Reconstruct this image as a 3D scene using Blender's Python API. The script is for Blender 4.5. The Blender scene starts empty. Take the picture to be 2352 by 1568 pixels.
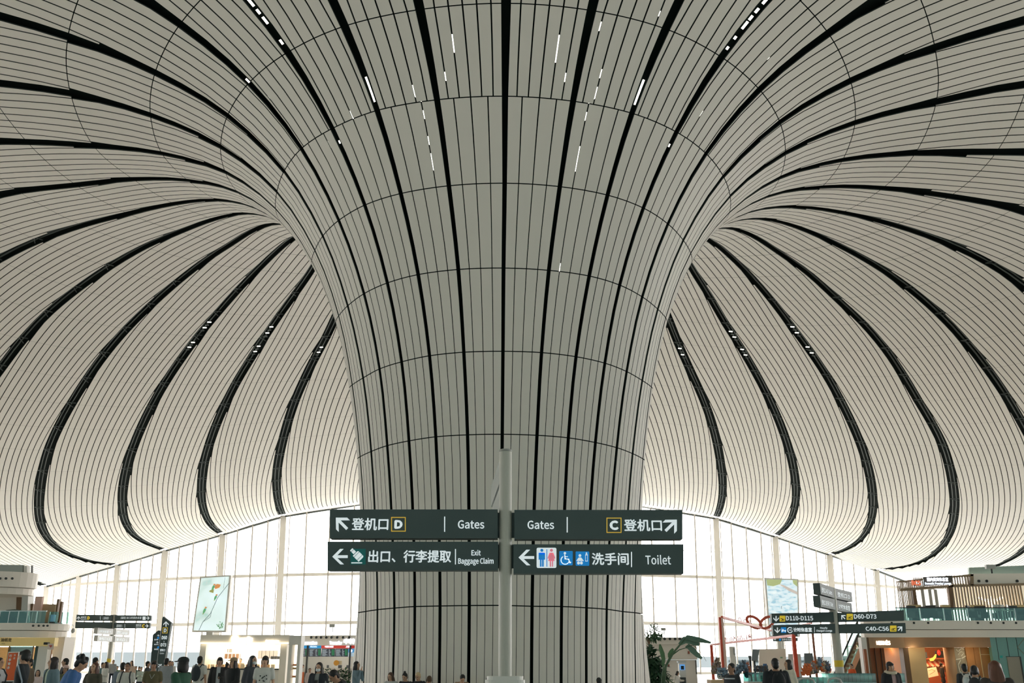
import bpy, bmesh, math, random
import numpy as np
from mathutils import Vector, Matrix, Euler, Quaternion
PI = math.pi
random.seed(7)
SC = bpy.context.scene
COL = SC.collection

# ------------------------------------------------------------------ camera
FPX, PITCH, EYE = 2170.0, math.radians(18.75), 1.5
cam = bpy.data.cameras.new('camera')
cam_o = bpy.data.objects.new('camera', cam)
COL.objects.link(cam_o)
cam_o.location = (0, 0, EYE)
cam_o.rotation_euler = (PI/2 + PITCH, 0, 0)
cam.sensor_width = 36.0
cam.lens = FPX / 2352 * 36
cam.clip_end = 3000
SC.camera = cam_o

# ------------------------------------------------------------------ daylight: bright sky beyond the window wall, dim half stands for the unseen hall
W = bpy.data.worlds.new('sky')
SC.world = W
W.use_nodes = True
nt = W.node_tree
nt.nodes.clear()
wo = nt.nodes.new('ShaderNodeOutputWorld')
bg = nt.nodes.new('ShaderNodeBackground')
tc = nt.nodes.new('ShaderNodeTexCoord')
sp = nt.nodes.new('ShaderNodeSeparateXYZ')
rp = nt.nodes.new('ShaderNodeValToRGB')
mr = nt.nodes.new('ShaderNodeMapRange')
nt.links.new(tc.outputs['Generated'], sp.inputs[0])
nt.links.new(sp.outputs['Y'], mr.inputs['Value'])
mr.inputs['From Min'].default_value = -1
mr.inputs['From Max'].default_value = 1
nt.links.new(mr.outputs[0], rp.inputs[0])
rp.color_ramp.elements[0].position = 0.40
rp.color_ramp.elements[0].color = (0.037, 0.062, 0.064, 1)
rp.color_ramp.elements[1].position = 0.72
rp.color_ramp.elements[1].color = (1.0, 0.957, 0.932, 1)
nt.links.new(rp.outputs[0], bg.inputs['Color'])
bg.inputs['Strength'].default_value = 9.0
nt.links.new(bg.outputs[0], wo.inputs[0])

SC.view_settings.view_transform = 'Standard'
SC.view_settings.look = 'None'
SC.view_settings.exposure = 0.0
SC.view_settings.gamma = 1.0
SC.view_settings.use_curve_mapping = False
SC.cycles.max_bounces = 10
SC.cycles.diffuse_bounces = 6

# ------------------------------------------------------------------ helpers
CP, SP = math.cos(PITCH), math.sin(PITCH)
def at(px, py, Y):
    u = (px - 1176) / FPX; v = (784 - py) / FPX
    d = Vector((u, CP - SP*v, SP + CP*v))
    return d * (Y / d.y) + Vector((0, 0, EYE))
def mpp(py, Y):
    """metres per pixel for an upright thing at distance Y seen at row py"""
    v = (784 - py) / FPX
    z = Y * (SP + CP*v) / (CP - SP*v)
    return (Y*CP + z*SP) / FPX

def lin(c):
    return tuple((x/12.92 if x <= 0.04045 else ((x+0.055)/1.055)**2.4) for x in c)
MATS = {}
def mat(name, rgb, rough=0.6, metal=0.0, emit=0.0, noise=0.0, nscale=8.0, alpha=1.0, spec=0.5):
    """rgb in 0..255 display values"""
    if name in MATS: return MATS[name]
    m = bpy.data.materials.new(name); m.use_nodes = True
    n = m.node_tree.nodes; l = m.node_tree.links
    b = n['Principled BSDF']
    c = lin([x/255 for x in rgb]) + (1,)
    b.inputs['Base Color'].default_value = c
    b.inputs['Roughness'].default_value = rough
    b.inputs['Metallic'].default_value = metal
    b.inputs['Specular IOR Level'].default_value = spec
    if noise > 0:
        t = n.new('ShaderNodeTexNoise'); t.inputs['Scale'].default_value = nscale; t.inputs['Detail'].default_value = 4
        tcn = n.new('ShaderNodeTexCoord'); l.new(tcn.outputs['Object'], t.inputs['Vector'])
        mx = n.new('ShaderNodeMix'); mx.data_type = 'RGBA'
        mx.inputs['A'].default_value = tuple(max(0, x*(1-noise)) for x in c[:3]) + (1,)
        mx.inputs['B'].default_value = tuple(min(1, x*(1+noise)) for x in c[:3]) + (1,)
        l.new(t.outputs['Fac'], mx.inputs['Factor']); l.new(mx.outputs['Result'], b.inputs['Base Color'])
    if emit > 0:
        b.inputs['Emission Color'].default_value = c
        b.inputs['Emission Strength'].default_value = emit
    MATS[name] = m
    return m
def glass_mat(name, tint=(240, 250, 248), gloss=0.08):
    if name in MATS: return MATS[name]
    m = bpy.data.materials.new(name); m.use_nodes = True
    n = m.node_tree.nodes; l = m.node_tree.links; n.clear()
    o = n.new('ShaderNodeOutputMaterial'); t = n.new('ShaderNodeBsdfTransparent'); g = n.new('ShaderNodeBsdfGlossy')
    t.inputs['Color'].default_value = lin([x/255 for x in tint]) + (1,)
    g.inputs['Roughness'].default_value = 0.03
    mx = n.new('ShaderNodeMixShader'); mx.inputs[0].default_value = gloss
    l.new(t.outputs[0], mx.inputs[1]); l.new(g.outputs[0], mx.inputs[2]); l.new(mx.outputs[0], o.inputs[0])
    MATS[name] = m
    return m

class MB:
    """collects shapes, builds ONE mesh object"""
    def __init__(s): s.v = []; s.f = []; s.mi = []; s.m = 0; s.sm = []; s.smooth = False
    def add(s, vs, fs):
        o = len(s.v); s.v.extend([tuple(x) for x in vs])
        for f in fs:
            s.f.append(tuple(i + o for i in f)); s.mi.append(s.m); s.sm.append(s.smooth)
        return s
    def box(s, c, d, rz=0.0, M=None):
        hx, hy, hz = d[0]/2, d[1]/2, d[2]/2
        R = M if M is not None else Matrix.Rotation(rz, 3, 'Z')
        vs = [Vector(c) + R @ Vector((x, y, z)) for z in (-hz, hz) for y in (-hy, hy) for x in (-hx, hx)]
        return s.add(vs, [(0,2,3,1), (4,5,7,6), (0,1,5,4), (2,6,7,3), (0,4,6,2), (1,3,7,5)])
    def bar(s, a, b, w, h=None, up=(0,0,1)):
        a = Vector(a); b = Vector(b); d = b - a; L = d.length
        if L < 1e-6: return s
        d.normalize(); u = Vector(up)
        if abs(d.dot(u)) > .98: u = Vector((0, 1, 0))
        x = d.cross(u).normalized(); z = x.cross(d)
        M = Matrix((x, d, z)).transposed()
        return s.box((a+b)/2, (w, L, h or w), M=M)
    def loft(s, rings, cap=True, closed=True):
        n = len(rings[0]); vs = [p for r in rings for p in r]; fs = []
        for i in range(len(rings)-1):
            for j in range(n if closed else n-1):
                k = (j+1) % n
                fs.append((i*n+j, i*n+k, (i+1)*n+k, (i+1)*n+j))
        if cap and closed:
            fs.append(tuple(reversed(range(n)))); fs.append(tuple((len(rings)-1)*n + j for j in range(n)))
        return s.add(vs, fs)
    def tube(s, path, r, seg=8, cap=True):
        path = [Vector(p) for p in path]; n = len(path)
        rr = r if isinstance(r, (list, tuple)) else [r]*n
        rings = []; ref = None
        for i, p in enumerate(path):
            d = (path[min(i+1, n-1)] - path[max(i-1, 0)])
            d = d.normalized() if d.length > 1e-9 else Vector((0, 0, 1))
            if ref is None:
                ref = Vector((1, 0, 0)) if abs(d.x) < .9 else Vector((0, 1, 0))
            x = (ref - d*ref.dot(d)).normalized(); y = d.cross(x); ref = x
            rings.append([p + (x*math.cos(2*PI*j/seg) + y*math.sin(2*PI*j/seg))*rr[i] for j in range(seg)])
        return s.loft(rings, cap)
    def cyl(s, a, b, r, r2=None, seg=16): return s.tube([a, b], [r, r if r2 is None else r2], seg)
    def lathe(s, prof, c=(0,0,0), seg=24, cap=False, sy=1.0):
        c = Vector(c)
        return s.loft([[c + Vector((r*math.cos(2*PI*j/seg), sy*r*math.sin(2*PI*j/seg), z)) for j in range(seg)] for r, z in prof], cap)
    def ell(s, c, r, seg=12, rng=8, M=None):
        c = Vector(c); rx, ry, rz = r if isinstance(r, (tuple, list)) else (r, r, r)
        M = M or Matrix.Identity(3); rings = []
        for i in range(rng+1):
            a = PI*i/rng; q = max(math.sin(a), 1e-3)
            rings.append([c + M @ Vector((rx*q*math.cos(2*PI*j/seg), ry*q*math.sin(2*PI*j/seg), -rz*math.cos(a))) for j in range(seg)])
        return s.loft(rings, True)
    def prism(s, pts, a, b, plane='XZ'):
        """polygon pts (2D) extruded from a to b along the axis normal to the plane"""
        if plane == 'XZ': P3 = lambda p, t: (p[0], t, p[1])
        elif plane == 'XY': P3 = lambda p, t: (p[0], p[1], t)
        else: P3 = lambda p, t: (t, p[0], p[1])
        n = len(pts)
        return s.add([P3(p, a) for p in pts] + [P3(p, b) for p in pts],
                     [tuple(range(n)), tuple(reversed(range(n, 2*n)))] + [(i, i+n, (i+1) % n + n, (i+1) % n) for i in range(n)])
    def quad(s, a, b, c, d): return s.add([a, b, c, d], [(0, 1, 2, 3)])
    def mesh(s, name, mats):
        me = bpy.data.meshes.new(name)
        me.from_pydata(s.v, [], s.f)
        for m in (mats if isinstance(mats, (list, tuple)) else [mats]): me.materials.append(m)
        me.polygons.foreach_set('material_index', s.mi)
        me.polygons.foreach_set('use_smooth', s.sm)
        me.update()
        return me
    def build(s, name, mats, parent=None, fix=True):
        me = s.mesh(name, mats)
        if fix:
            b = bmesh.new(); b.from_mesh(me); bmesh.ops.recalc_face_normals(b, faces=b.faces); b.to_mesh(me); b.free()
        o = bpy.data.objects.new(name, me); COL.objects.link(o)
        if parent: o.parent = parent
        return o
def tag(o, label, cat, group=None, kind=None):
    if label: o['label'] = label
    if cat: o['category'] = cat
    if group: o['group'] = group
    if kind: o['kind'] = kind
    return o
def thing(name, label, cat, loc=(0,0,0), rz=0.0, group=None):
    o = bpy.data.objects.new(name, None); COL.objects.link(o)
    o.location = loc; o.rotation_euler = (0, 0, rz); o.empty_display_size = .1
    return tag(o, label, cat, group)
def structure(o): o['kind'] = 'structure'; return o
def copy_tree(o, parent=None):
    c = o.copy(); COL.objects.link(c)
    if parent: c.parent = parent
    for ch in list(o.children): copy_tree(ch, c)
    return c

_txt = {}
try:
    FONT = bpy.data.fonts.load(bpy.utils.system_resource('DATAFILES', path='fonts') + '/Noto Sans CJK Regular.woff2')   # the sans face that ships with Blender
except Exception:
    FONT = None
def text_mb(s, size=1.0, bold=0.0, depth=0.004, align='LEFT', w=None, xs=1.0):
    """text as verts/faces in the XZ plane (facing -Y), baseline at z=0"""
    key = (s, bold)
    if key not in _txt:
        cu = bpy.data.curves.new('t', 'FONT'); cu.body = s; cu.size = 1.0
        if FONT: cu.font = FONT
        cu.offset = bold; cu.resolution_u = 3; cu.fill_mode = 'BOTH'
        o = bpy.data.objects.new('t', cu); COL.objects.link(o)
        dg = bpy.context.evaluated_depsgraph_get()
        me = bpy.data.meshes.new_from_object(o.evaluated_get(dg))
        _txt[key] = ([tuple(v.co) for v in me.vertices], [tuple(p.vertices) for p in me.polygons])
        bpy.data.objects.remove(o); bpy.data.curves.remove(cu); bpy.data.meshes.remove(me)
    vs, fs = _txt[key]
    if not vs: return [], []
    x0 = min(v[0] for v in vs); x1 = max(v[0] for v in vs)
    kx = size*xs if w is None else w/(x1-x0)
    off = {'LEFT': -x0, 'CENTER': -(x0+x1)/2, 'RIGHT': -x1}[align]
    return [((v[0]+off)*kx, -depth, v[1]*size) for v in vs], fs
def ref_h(s):
    vs, _ = text_mb('国' if any(ord(c) > 0x2e80 for c in s) else 'H', 1.0)
    return max(v[2] for v in vs), min(v[2] for v in vs)
def put_text(mb, s, x, z, size, y=0.0, **k):
    bold = k.pop('bold', 0.0)
    vs, fs = text_mb(s, size, **k)
    d = bold*size
    for i, (dx, dz) in enumerate(((0, 0), (d, 0), (-d, 0), (0, d), (0, -d)) if bold else ((0, 0),)):
        mb.add([(v[0]+x+dx, v[1]+y-.0002*i, v[2]+z+dz) for v in vs], fs)

# ------------------------------------------------------------------ the vaulted ceiling that flows down into the column
_T = '''-64 3 0 -2 -5 -7 -8 -10 -10 -10 -10 -10 -10 -11 -13 -15 -17 -17 -19 -17 -17 -15 -14 -12 -11 -10 -8 -8 -11 -12|2017 -21 -5 10 26 42 61 78 97 116 136 156 173 186 195 201 203 203 200 199 196 194 193 193 194 195 197 198 200 202|20 138 138 139 136 132 124 114 100 88 73 58 41 24 8 -5 -16 -24 -28 -29 -29 -27 -23 -17 -12 -6 1 7 13 21|-108 6 1 -4 -9 -13 -17 -19 -20 -20 -19 -19 -19 -21 -25 -30 -33 -36 -36 -35 -33 -29 -28 -25 -24 -22 -18 -14 -12 -12|2006 -20 -6 9 24 41 58 77 95 116 137 157 175 188 199 204 208 209 208 207 203 201 197 196 194 193 194 193 194 195|20 138 138 139 136 132 124 114 100 86 70 55 37 20 5 -7 -17 -23 -27 -29 -29 -27 -24 -20 -15 -8 0 6 13 19|-149 10 1 -5 -14 -19 -25 -29 -30 -30 -30 -29 -31 -36 -43 -50 -57 -60 -59 -56 -51 -47 -43 -38 -35 -33 -30 -24 -8 17|1987 -18 -6 7 21 38 55 73 94 115 138 158 178 192 202 209 214 216 219 219 217 213 209 203 199 194 193 190 186 182|20 138 139 138 137 132 124 114 99 83 67 50 31 14 1 -9 -18 -22 -27 -29 -30 -29 -27 -22 -18 -12 -5 5 15 27|-187 13 3 -7 -16 -26 -32 -38 -41 -41 -43 -42 -48 -58 -67 -76 -86 -87 -85 -80 -75 -70 -63 -55 -46 -41 -36 -33 -35 -41|1963 -18 -6 5 18 33 50 70 91 114 137 160 179 192 203 211 217 224 229 234 235 233 227 222 212 204 198 193 191 192|20 138 139 139 137 132 125 113 97 80 62 43 25 9 -2 -12 -17 -23 -27 -32 -32 -32 -30 -25 -22 -16 -9 -2 9 21|-220 16 5 -7 -20 -31 -40 -47 -51 -54 -58 -60 -69 -85 -98 -104 -110 -113 -111 -109 -104 -98 -87 -79 -67 -54 -45 -36 -28 -19|1932 -16 -6 3 14 27 45 65 87 112 135 158 176 187 197 208 218 227 237 246 251 255 256 251 242 231 217 208 203 199|20 138 139 140 137 133 125 112 95 76 56 35 19 7 -4 -13 -19 -25 -31 -33 -36 -35 -34 -30 -26 -20 -14 -7 -1 2|-249 20 7 -8 -21 -35 -47 -56 -63 -67 -75 -83 -96 -109 -119 -128 -132 -134 -135 -134 -132 -127 -121 -112 -101 -84 -61 -34 -8 10|1896 -13 -7 0 10 22 38 59 82 108 130 152 166 177 188 199 212 224 238 250 263 273 282 287 287 280 266 247 229 217|20 138 140 139 138 133 125 112 92 71 48 29 16 4 -7 -16 -23 -28 -33 -37 -37 -38 -38 -34 -29 -24 -18 -11 -7 -6|-270 22 7 -7 -23 -38 -52 -64 -74 -83 -92 -105 -121 -131 -139 -146 -150 -152 -155 -158 -157 -153 -150 -148 -141 -123 -97 -53 11 96|1855 -10 -7 -1 5 16 32 52 75 99 122 140 149 160 170 182 197 213 228 245 264 284 301 317 331 342 347 336 302 244|20 138 139 140 138 133 125 110 90 67 41 22 13 1 -9 -16 -26 -32 -37 -39 -40 -41 -40 -39 -34 -29 -23 -17 -12 -3|-283 21 7 -7 -23 -39 -56 -72 -84 -97 -111 -128 -142 -149 -154 -159 -160 -163 -171 -177 -179 -179 -178 -176 -170 -155 -134 -106 -79 -56|1811 -7 -6 -3 2 10 25 44 65 88 106 119 125 135 145 157 174 192 208 228 252 279 306 335 363 392 421 454 492 540|20 137 139 139 137 134 124 108 86 61 37 22 13 -1 -10 -19 -29 -37 -40 -41 -42 -43 -42 -41 -37 -35 -31 -29 -28 -28|-286 17 5 -8 -22 -39 -58 -76 -94 -111 -129 -147 -157 -162 -165 -167 -169 -175 -180 -187 -191 -195 -196 -193 -189 -182 -174 -170 -169 -169|1765 -5 -5 -3 0 5 17 32 52 71 85 94 95 101 111 124 139 157 177 201 229 260 294 333 374 419 469 526 585 644|20 136 137 137 137 132 124 107 83 56 34 21 14 4 -9 -21 -31 -39 -42 -44 -44 -45 -43 -43 -41 -40 -39 -39 -41 -41|-279 10 0 -9 -21 -37 -56 -78 -103 -125 -144 -158 -166 -168 -171 -173 -175 -179 -185 -190 -194 -199 -200 -200 -200 -200 -204 -207 -212 -215|1718 -3 -3 -2 -2 1 8 18 32 47 58 64 63 64 70 81 95 113 136 162 192 228 266 309 355 404 453 502 543 580|20 135 135 135 133 131 123 109 83 53 34 20 17 5 -8 -20 -30 -37 -43 -44 -46 -46 -46 -45 -44 -44 -44 -44 -44 -44|-263 2 -4 -12 -21 -32 -53 -78 -109 -138 -154 -157 -168 -171 -171 -172 -174 -178 -181 -186 -190 -193 -195 -197 -200 -203 -207 -212 -214 -216|1671 1 -1 -2 -3 -3 -3 1 8 18 26 32 27 25 26 34 45 63 85 113 145 180 218 258 299 336 370 396 417 433|20 135 132 132 131 129 123 110 85 52 33 28 15 4 -6 -17 -26 -34 -40 -43 -46 -47 -47 -47 -46 -46 -45 -45 -42 -42|-240 -3 -9 -14 -20 -30 -49 -75 -109 -135 -153 -164 -164 -164 -164 -164 -166 -168 -172 -175 -178 -180 -182 -184 -187 -188 -190 -192 -192 -192|1626 5 2 -1 -6 -10 -14 -18 -17 -12 -10 -6 -8 -14 -17 -14 -5 9 30 56 84 117 149 179 207 228 244 253 257 260|20 135 131 130 129 128 124 111 87 60 41 22 13 4 -5 -13 -22 -29 -36 -40 -45 -46 -48 -47 -47 -45 -45 -42 -40 -39|-213 -6 -10 -13 -19 -31 -47 -70 -99 -123 -142 -157 -156 -154 -151 -150 -150 -152 -154 -157 -159 -161 -162 -163 -163 -162 -160 -160 -158 -156|1584 12 5 -3 -9 -19 -28 -35 -39 -39 -42 -45 -49 -54 -58 -59 -54 -43 -27 -8 16 39 62 80 94 102 106 103 101 96|20 136 132 130 129 128 123 111 90 63 44 26 15 5 -2 -11 -17 -26 -31 -38 -42 -44 -46 -47 -46 -44 -43 -40 -39 -36|-183 -5 -10 -13 -17 -29 -44 -62 -83 -103 -121 -137 -140 -137 -134 -130 -130 -129 -131 -133 -134 -136 -135 -135 -134 -130 -128 -124 -121 -116|1547 19 7 -3 -15 -28 -40 -52 -59 -65 -72 -78 -86 -93 -97 -99 -98 -92 -83 -71 -58 -45 -33 -25 -22 -21 -24 -29 -35 -43|20 137 133 132 131 128 121 111 92 69 50 31 18 8 0 -9 -15 -23 -29 -34 -39 -42 -44 -44 -44 -43 -42 -39 -38 -36|-148 -5 -8 -11 -15 -25 -37 -50 -64 -80 -93 -107 -112 -112 -110 -107 -104 -103 -102 -103 -105 -105 -104 -104 -102 -99 -95 -91 -86 -81|1518 24 10 -5 -20 -37 -51 -64 -77 -88 -98 -107 -116 -124 -130 -134 -136 -136 -134 -131 -127 -125 -122 -122 -124 -127 -132 -136 -142 -147|20 138 134 133 132 129 121 109 94 76 57 38 24 11 2 -7 -15 -22 -27 -33 -36 -39 -41 -42 -42 -41 -41 -39 -38 -37|-108 -4 -6 -8 -12 -19 -27 -34 -43 -53 -62 -71 -77 -80 -78 -77 -73 -72 -71 -70 -71 -71 -71 -71 -70 -67 -66 -61 -59 -54|1496 29 11 -6 -24 -43 -60 -76 -90 -104 -116 -130 -139 -147 -154 -161 -165 -171 -176 -180 -185 -189 -195 -198 -204 -207 -210 -214 -216 -218|20 138 135 135 133 129 120 110 94 80 63 47 30 16 3 -6 -15 -22 -27 -32 -34 -37 -38 -39 -39 -40 -39 -38 -39 -37|-64 -2 -3 -4 -7 -9 -14 -16 -21 -26 -30 -35 -38 -41 -41 -40 -38 -37 -36 -35 -35 -35 -36 -37 -37 -37 -38 -36 -36 -36|1483 31 13 -7 -27 -47 -66 -82 -98 -114 -128 -143 -153 -161 -169 -177 -184 -194 -202 -213 -222 -231 -240 -247 -252 -257 -258 -259 -260 -259|20 138 136 135 134 129 120 109 95 82 67 52 36 20 5 -6 -16 -22 -27 -31 -33 -35 -35 -37 -36 -37 -37 -37 -37 -37|-18 1 0 1 1 1 2 1 2 2 1 1 1 0 1 0 1 1 2 3 2 2 1 -2 -4 -6 -10 -13 -16 -20|1477 33 13 -7 -28 -48 -67 -85 -101 -116 -132 -146 -157 -165 -173 -182 -191 -200 -212 -222 -234 -245 -253 -262 -268 -271 -274 -274 -274 -272|20 138 136 135 134 129 121 108 96 82 69 53 37 21 5 -6 -16 -22 -27 -30 -32 -33 -33 -34 -33 -33 -34 -33 -34 -33|28 3 4 6 8 12 17 19 24 29 33 37 40 41 41 41 41 41 41 42 41 40 38 36 31 26 20 14 7 0|1480 33 13 -7 -27 -47 -64 -82 -98 -113 -126 -140 -150 -159 -168 -175 -184 -192 -200 -208 -217 -226 -234 -241 -247 -252 -255 -257 -258 -258|20 137 136 135 134 128 121 108 96 82 67 51 34 17 5 -7 -16 -22 -27 -29 -31 -31 -31 -31 -29 -29 -28 -27 -27 -26|72 5 7 9 14 22 29 36 46 55 64 73 78 79 80 78 79 79 80 80 80 79 78 73 69 63 55 48 39 30|1492 30 13 -6 -24 -43 -59 -74 -89 -101 -113 -125 -135 -144 -152 -160 -164 -167 -169 -171 -174 -176 -181 -185 -191 -196 -202 -206 -210 -214|20 137 135 134 133 128 120 109 95 79 62 45 28 14 1 -8 -16 -23 -27 -30 -30 -29 -29 -26 -25 -23 -20 -19 -17 -15|111 6 9 13 18 26 39 52 66 81 95 106 112 112 113 113 112 113 115 116 117 118 116 114 109 104 98 90 83 74|1513 26 11 -4 -21 -35 -50 -62 -75 -84 -92 -102 -113 -123 -130 -132 -133 -129 -122 -116 -108 -103 -98 -98 -101 -105 -112 -119 -128 -134|20 136 133 133 132 128 120 109 93 75 56 36 22 9 -1 -12 -19 -26 -28 -30 -30 -28 -25 -22 -19 -16 -11 -8 -5 -1|144 7 11 15 20 29 45 64 86 105 120 134 140 141 140 140 140 141 144 147 150 152 153 154 152 149 146 143 137 134|1543 20 8 -3 -14 -27 -38 -49 -56 -61 -66 -75 -86 -95 -98 -97 -91 -81 -66 -48 -30 -12 3 12 16 16 12 4 -6 -15|20 135 132 131 130 127 121 110 91 68 48 30 17 5 -7 -17 -24 -29 -31 -32 -30 -26 -23 -17 -13 -7 -2 4 8 14|173 7 12 15 21 31 48 73 100 122 140 157 162 162 161 159 160 162 166 171 175 181 185 190 193 197 197 199 199 199|1581 13 5 -2 -9 -17 -26 -32 -36 -35 -38 -47 -54 -58 -58 -53 -42 -26 -3 23 51 82 108 131 148 158 161 158 154 146|20 133 131 130 128 127 122 111 89 63 42 27 12 -3 -15 -23 -29 -33 -34 -34 -30 -27 -20 -14 -6 0 8 14 20 27|199 5 11 14 20 31 51 78 108 135 155 170 175 175 172 171 172 175 180 186 194 201 209 218 227 236 244 252 257 261|1625 6 2 -2 -6 -9 -12 -14 -13 -10 -12 -17 -14 -14 -12 -3 11 33 60 91 128 165 204 241 274 302 321 332 338 341|20 133 130 129 129 128 123 110 85 59 38 28 2 -12 -20 -28 -32 -36 -37 -36 -32 -26 -20 -12 -3 6 14 22 30 37|222 -1 5 11 20 33 54 81 109 137 160 179 181 178 175 174 175 181 187 195 205 213 222 233 244 258 273 286 298 309|1671 1 -1 -3 -3 -3 0 5 11 19 21 20 20 26 35 49 68 92 120 153 190 232 277 326 374 421 464 497 524 543|20 133 131 132 131 130 123 107 82 51 28 14 6 -8 -21 -30 -36 -38 -38 -36 -32 -27 -21 -12 -4 5 16 25 34 44|239 -10 -2 9 20 35 56 81 106 133 154 175 177 175 171 170 174 179 188 198 208 218 225 233 241 251 267 284 302 319|1719 -3 -4 -3 -2 2 10 21 34 46 52 56 59 67 82 100 121 146 172 204 240 281 326 375 430 489 550 610 663 710|20 134 134 135 135 131 123 106 79 47 25 9 0 -9 -20 -31 -36 -39 -37 -34 -31 -26 -22 -16 -10 0 9 21 33 44|247 -18 -7 6 21 37 57 77 99 120 140 159 166 165 164 163 168 175 183 194 203 210 216 220 220 220 222 229 242 258|1767 -7 -6 -3 0 7 18 35 53 69 81 88 96 109 126 146 165 189 214 243 276 312 352 395 442 492 550 617 690 761|20 136 137 137 137 133 123 105 78 48 26 10 -2 -12 -24 -30 -33 -35 -34 -31 -29 -25 -23 -21 -16 -12 -3 8 21 36|245 -23 -10 6 20 38 55 72 87 103 119 136 147 152 154 156 160 166 173 181 187 190 192 192 189 179 159 132 106 85|1813 -10 -6 -4 3 11 27 45 67 87 106 119 130 143 161 180 199 221 245 268 297 327 358 391 420 449 475 502 540 590|20 137 139 139 138 133 123 107 82 55 29 9 -2 -13 -21 -26 -30 -31 -31 -29 -27 -26 -24 -23 -22 -21 -19 -12 0 16|232 -24 -9 5 21 36 51 63 75 84 96 111 127 133 144 146 146 150 160 161 158 157 158 154 147 131 103 54 -36 -161|1856 -12 -7 -2 6 17 33 54 76 100 124 142 155 170 184 203 224 243 261 281 306 326 345 361 374 381 375 347 281 176|20 138 139 140 138 133 124 109 87 63 36 14 3 -10 -14 -22 -28 -30 -29 -28 -28 -27 -26 -24 -24 -25 -25 -28 -23 -13|210 -22 -7 6 19 34 45 54 62 67 76 85 101 111 118 128 132 132 134 134 131 127 121 113 99 78 52 20 -8 -25|1897 -15 -7 0 9 23 39 60 84 109 134 155 172 189 204 219 235 252 268 283 297 308 315 316 312 298 273 240 211 192|20 138 139 140 138 133 125 111 91 69 46 26 9 -4 -13 -19 -24 -27 -29 -29 -28 -28 -27 -26 -24 -24 -24 -20 -13 -2|181 -17 -6 6 19 29 38 45 50 53 56 61 70 84 93 105 109 110 109 106 101 94 86 74 61 46 32 24 24 27|1932 -16 -7 2 14 27 45 66 89 114 139 163 183 199 214 226 239 251 262 271 277 279 276 267 253 234 217 204 198 195|20 138 139 139 138 133 125 112 95 76 55 34 16 3 -10 -15 -21 -25 -27 -29 -29 -29 -28 -27 -25 -21 -15 -6 1 5|147 -13 -4 7 16 24 31 36 38 40 40 41 46 55 65 72 80 85 83 77 70 64 58 50 41 34 30 29 32 38|1963 -18 -7 5 18 32 50 71 92 116 141 165 186 203 217 228 236 243 248 251 251 247 238 227 215 205 197 193 192 193|20 138 139 138 137 133 125 114 97 81 62 43 24 9 -5 -15 -20 -22 -26 -28 -29 -30 -27 -26 -21 -15 -8 1 11 20|109 -10 -1 5 13 19 24 27 28 28 27 26 28 32 38 45 51 55 55 52 47 41 38 34 31 30 29 24 13 -6|1988 -19 -7 7 21 37 55 73 95 117 140 164 184 202 213 223 227 231 231 229 226 220 212 205 199 196 193 192 188 185|20 138 138 139 137 132 125 114 99 84 68 50 32 15 0 -11 -19 -23 -27 -28 -29 -28 -26 -23 -16 -11 -3 5 13 23|68 -6 -1 4 9 13 17 17 19 17 16 15 15 15 20 23 27 30 30 30 28 25 25 23 23 22 20 16 13 11|2006 -20 -6 9 23 41 58 76 96 117 139 161 180 196 206 214 217 217 215 212 207 203 199 196 194 195 194 195 197 199|20 138 138 139 136 132 125 114 100 87 71 56 38 20 5 -8 -17 -24 -28 -29 -29 -28 -23 -19 -14 -7 0 6 11 15|24 -3 0 3 4 7 8 9 9 8 7 5 5 5 7 7 10 10 12 12 12 12 13 13 12 11 10 9 9 10|2017 -20 -6 10 25 43 60 78 97 117 137 158 176 189 200 205 208 206 204 201 197 195 193 193 194 196 197 200 202 204|20 138 138 139 136 132 124 114 101 88 73 59 41 25 8 -5 -16 -24 -28 -31 -29 -27 -22 -18 -11 -5 0 6 13 19|-20 0 0 0 0 0 0 0 -1 -1 -1 -3 -2 -3 -4 -4 -3 -4 -4 -3 -2 -1 0 1 1 1 0 0 0 -2|2021 -21 -5 10 26 43 61 79 97 117 136 156 173 187 195 200 203 201 199 197 194 192 192 193 194 196 199 201 203 205|20 138 138 139 136 132 124 114 101 88 73 60 43 25 10 -4 -16 -24 -28 -30 -30 -26 -23 -16 -11 -5 1 7 11 16'''
_rows = [np.cumsum([int(x) for x in r.split()]) for r in _T.split('|')]
NET = np.array(_rows, float).reshape(36, 3, 30).transpose(0, 2, 1) / 50.0     # ribs every 10 degrees x 30 rings x xyz
NET[:, 0, 2] = 0.0
for _i, _d in ((2, 3.0), (1, 1.7), (0, .7), (32, -3.0), (33, -1.7), (34, -.7)): NET[_i, 9:, 0] += _d*np.minimum(1, np.arange(21)/5)
def cr(p0, p1, p2, p3, t):
    return 0.5*((2*p1) + (p2-p0)*t + (2*p0-5*p1+4*p2-p3)*t*t + (3*p1-p0-3*p2+p3)*t**3)
_ext = np.concatenate([2*NET[:, :1]-NET[:, 1:2], NET, 2*NET[:, -1:]-NET[:, -2:-1]], 1)
def along(k, nf):
    i = min(28, int(nf)); t = nf - i
    return cr(_ext[k % 36, i], _ext[k % 36, i+1], _ext[k % 36, i+2], _ext[k % 36, i+3], t)
_cache = {}
def rib(k, nf):
    key = (k % 36, round(nf, 4))
    if key not in _cache: _cache[key] = along(k, nf)
    return _cache[key]
def surf(k, u, nf):
    return cr(rib(k-1, nf), rib(k, nf), rib(k+1, nf), rib(k+2, nf), u)
def normal(k, u, nf):
    """towards the hall"""
    a = surf(k, u+.02, nf) - surf(k, u-.02, nf); e = .05
    b = surf(k, u, min(29, nf+e)) - surf(k, u, max(0, nf-e))
    n = np.cross(b, a); n /= np.linalg.norm(n) + 1e-9
    return n
_n0 = normal(17, 0, 3.0)        # rib index 17 faces the camera: its hall side looks to -Y
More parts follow.
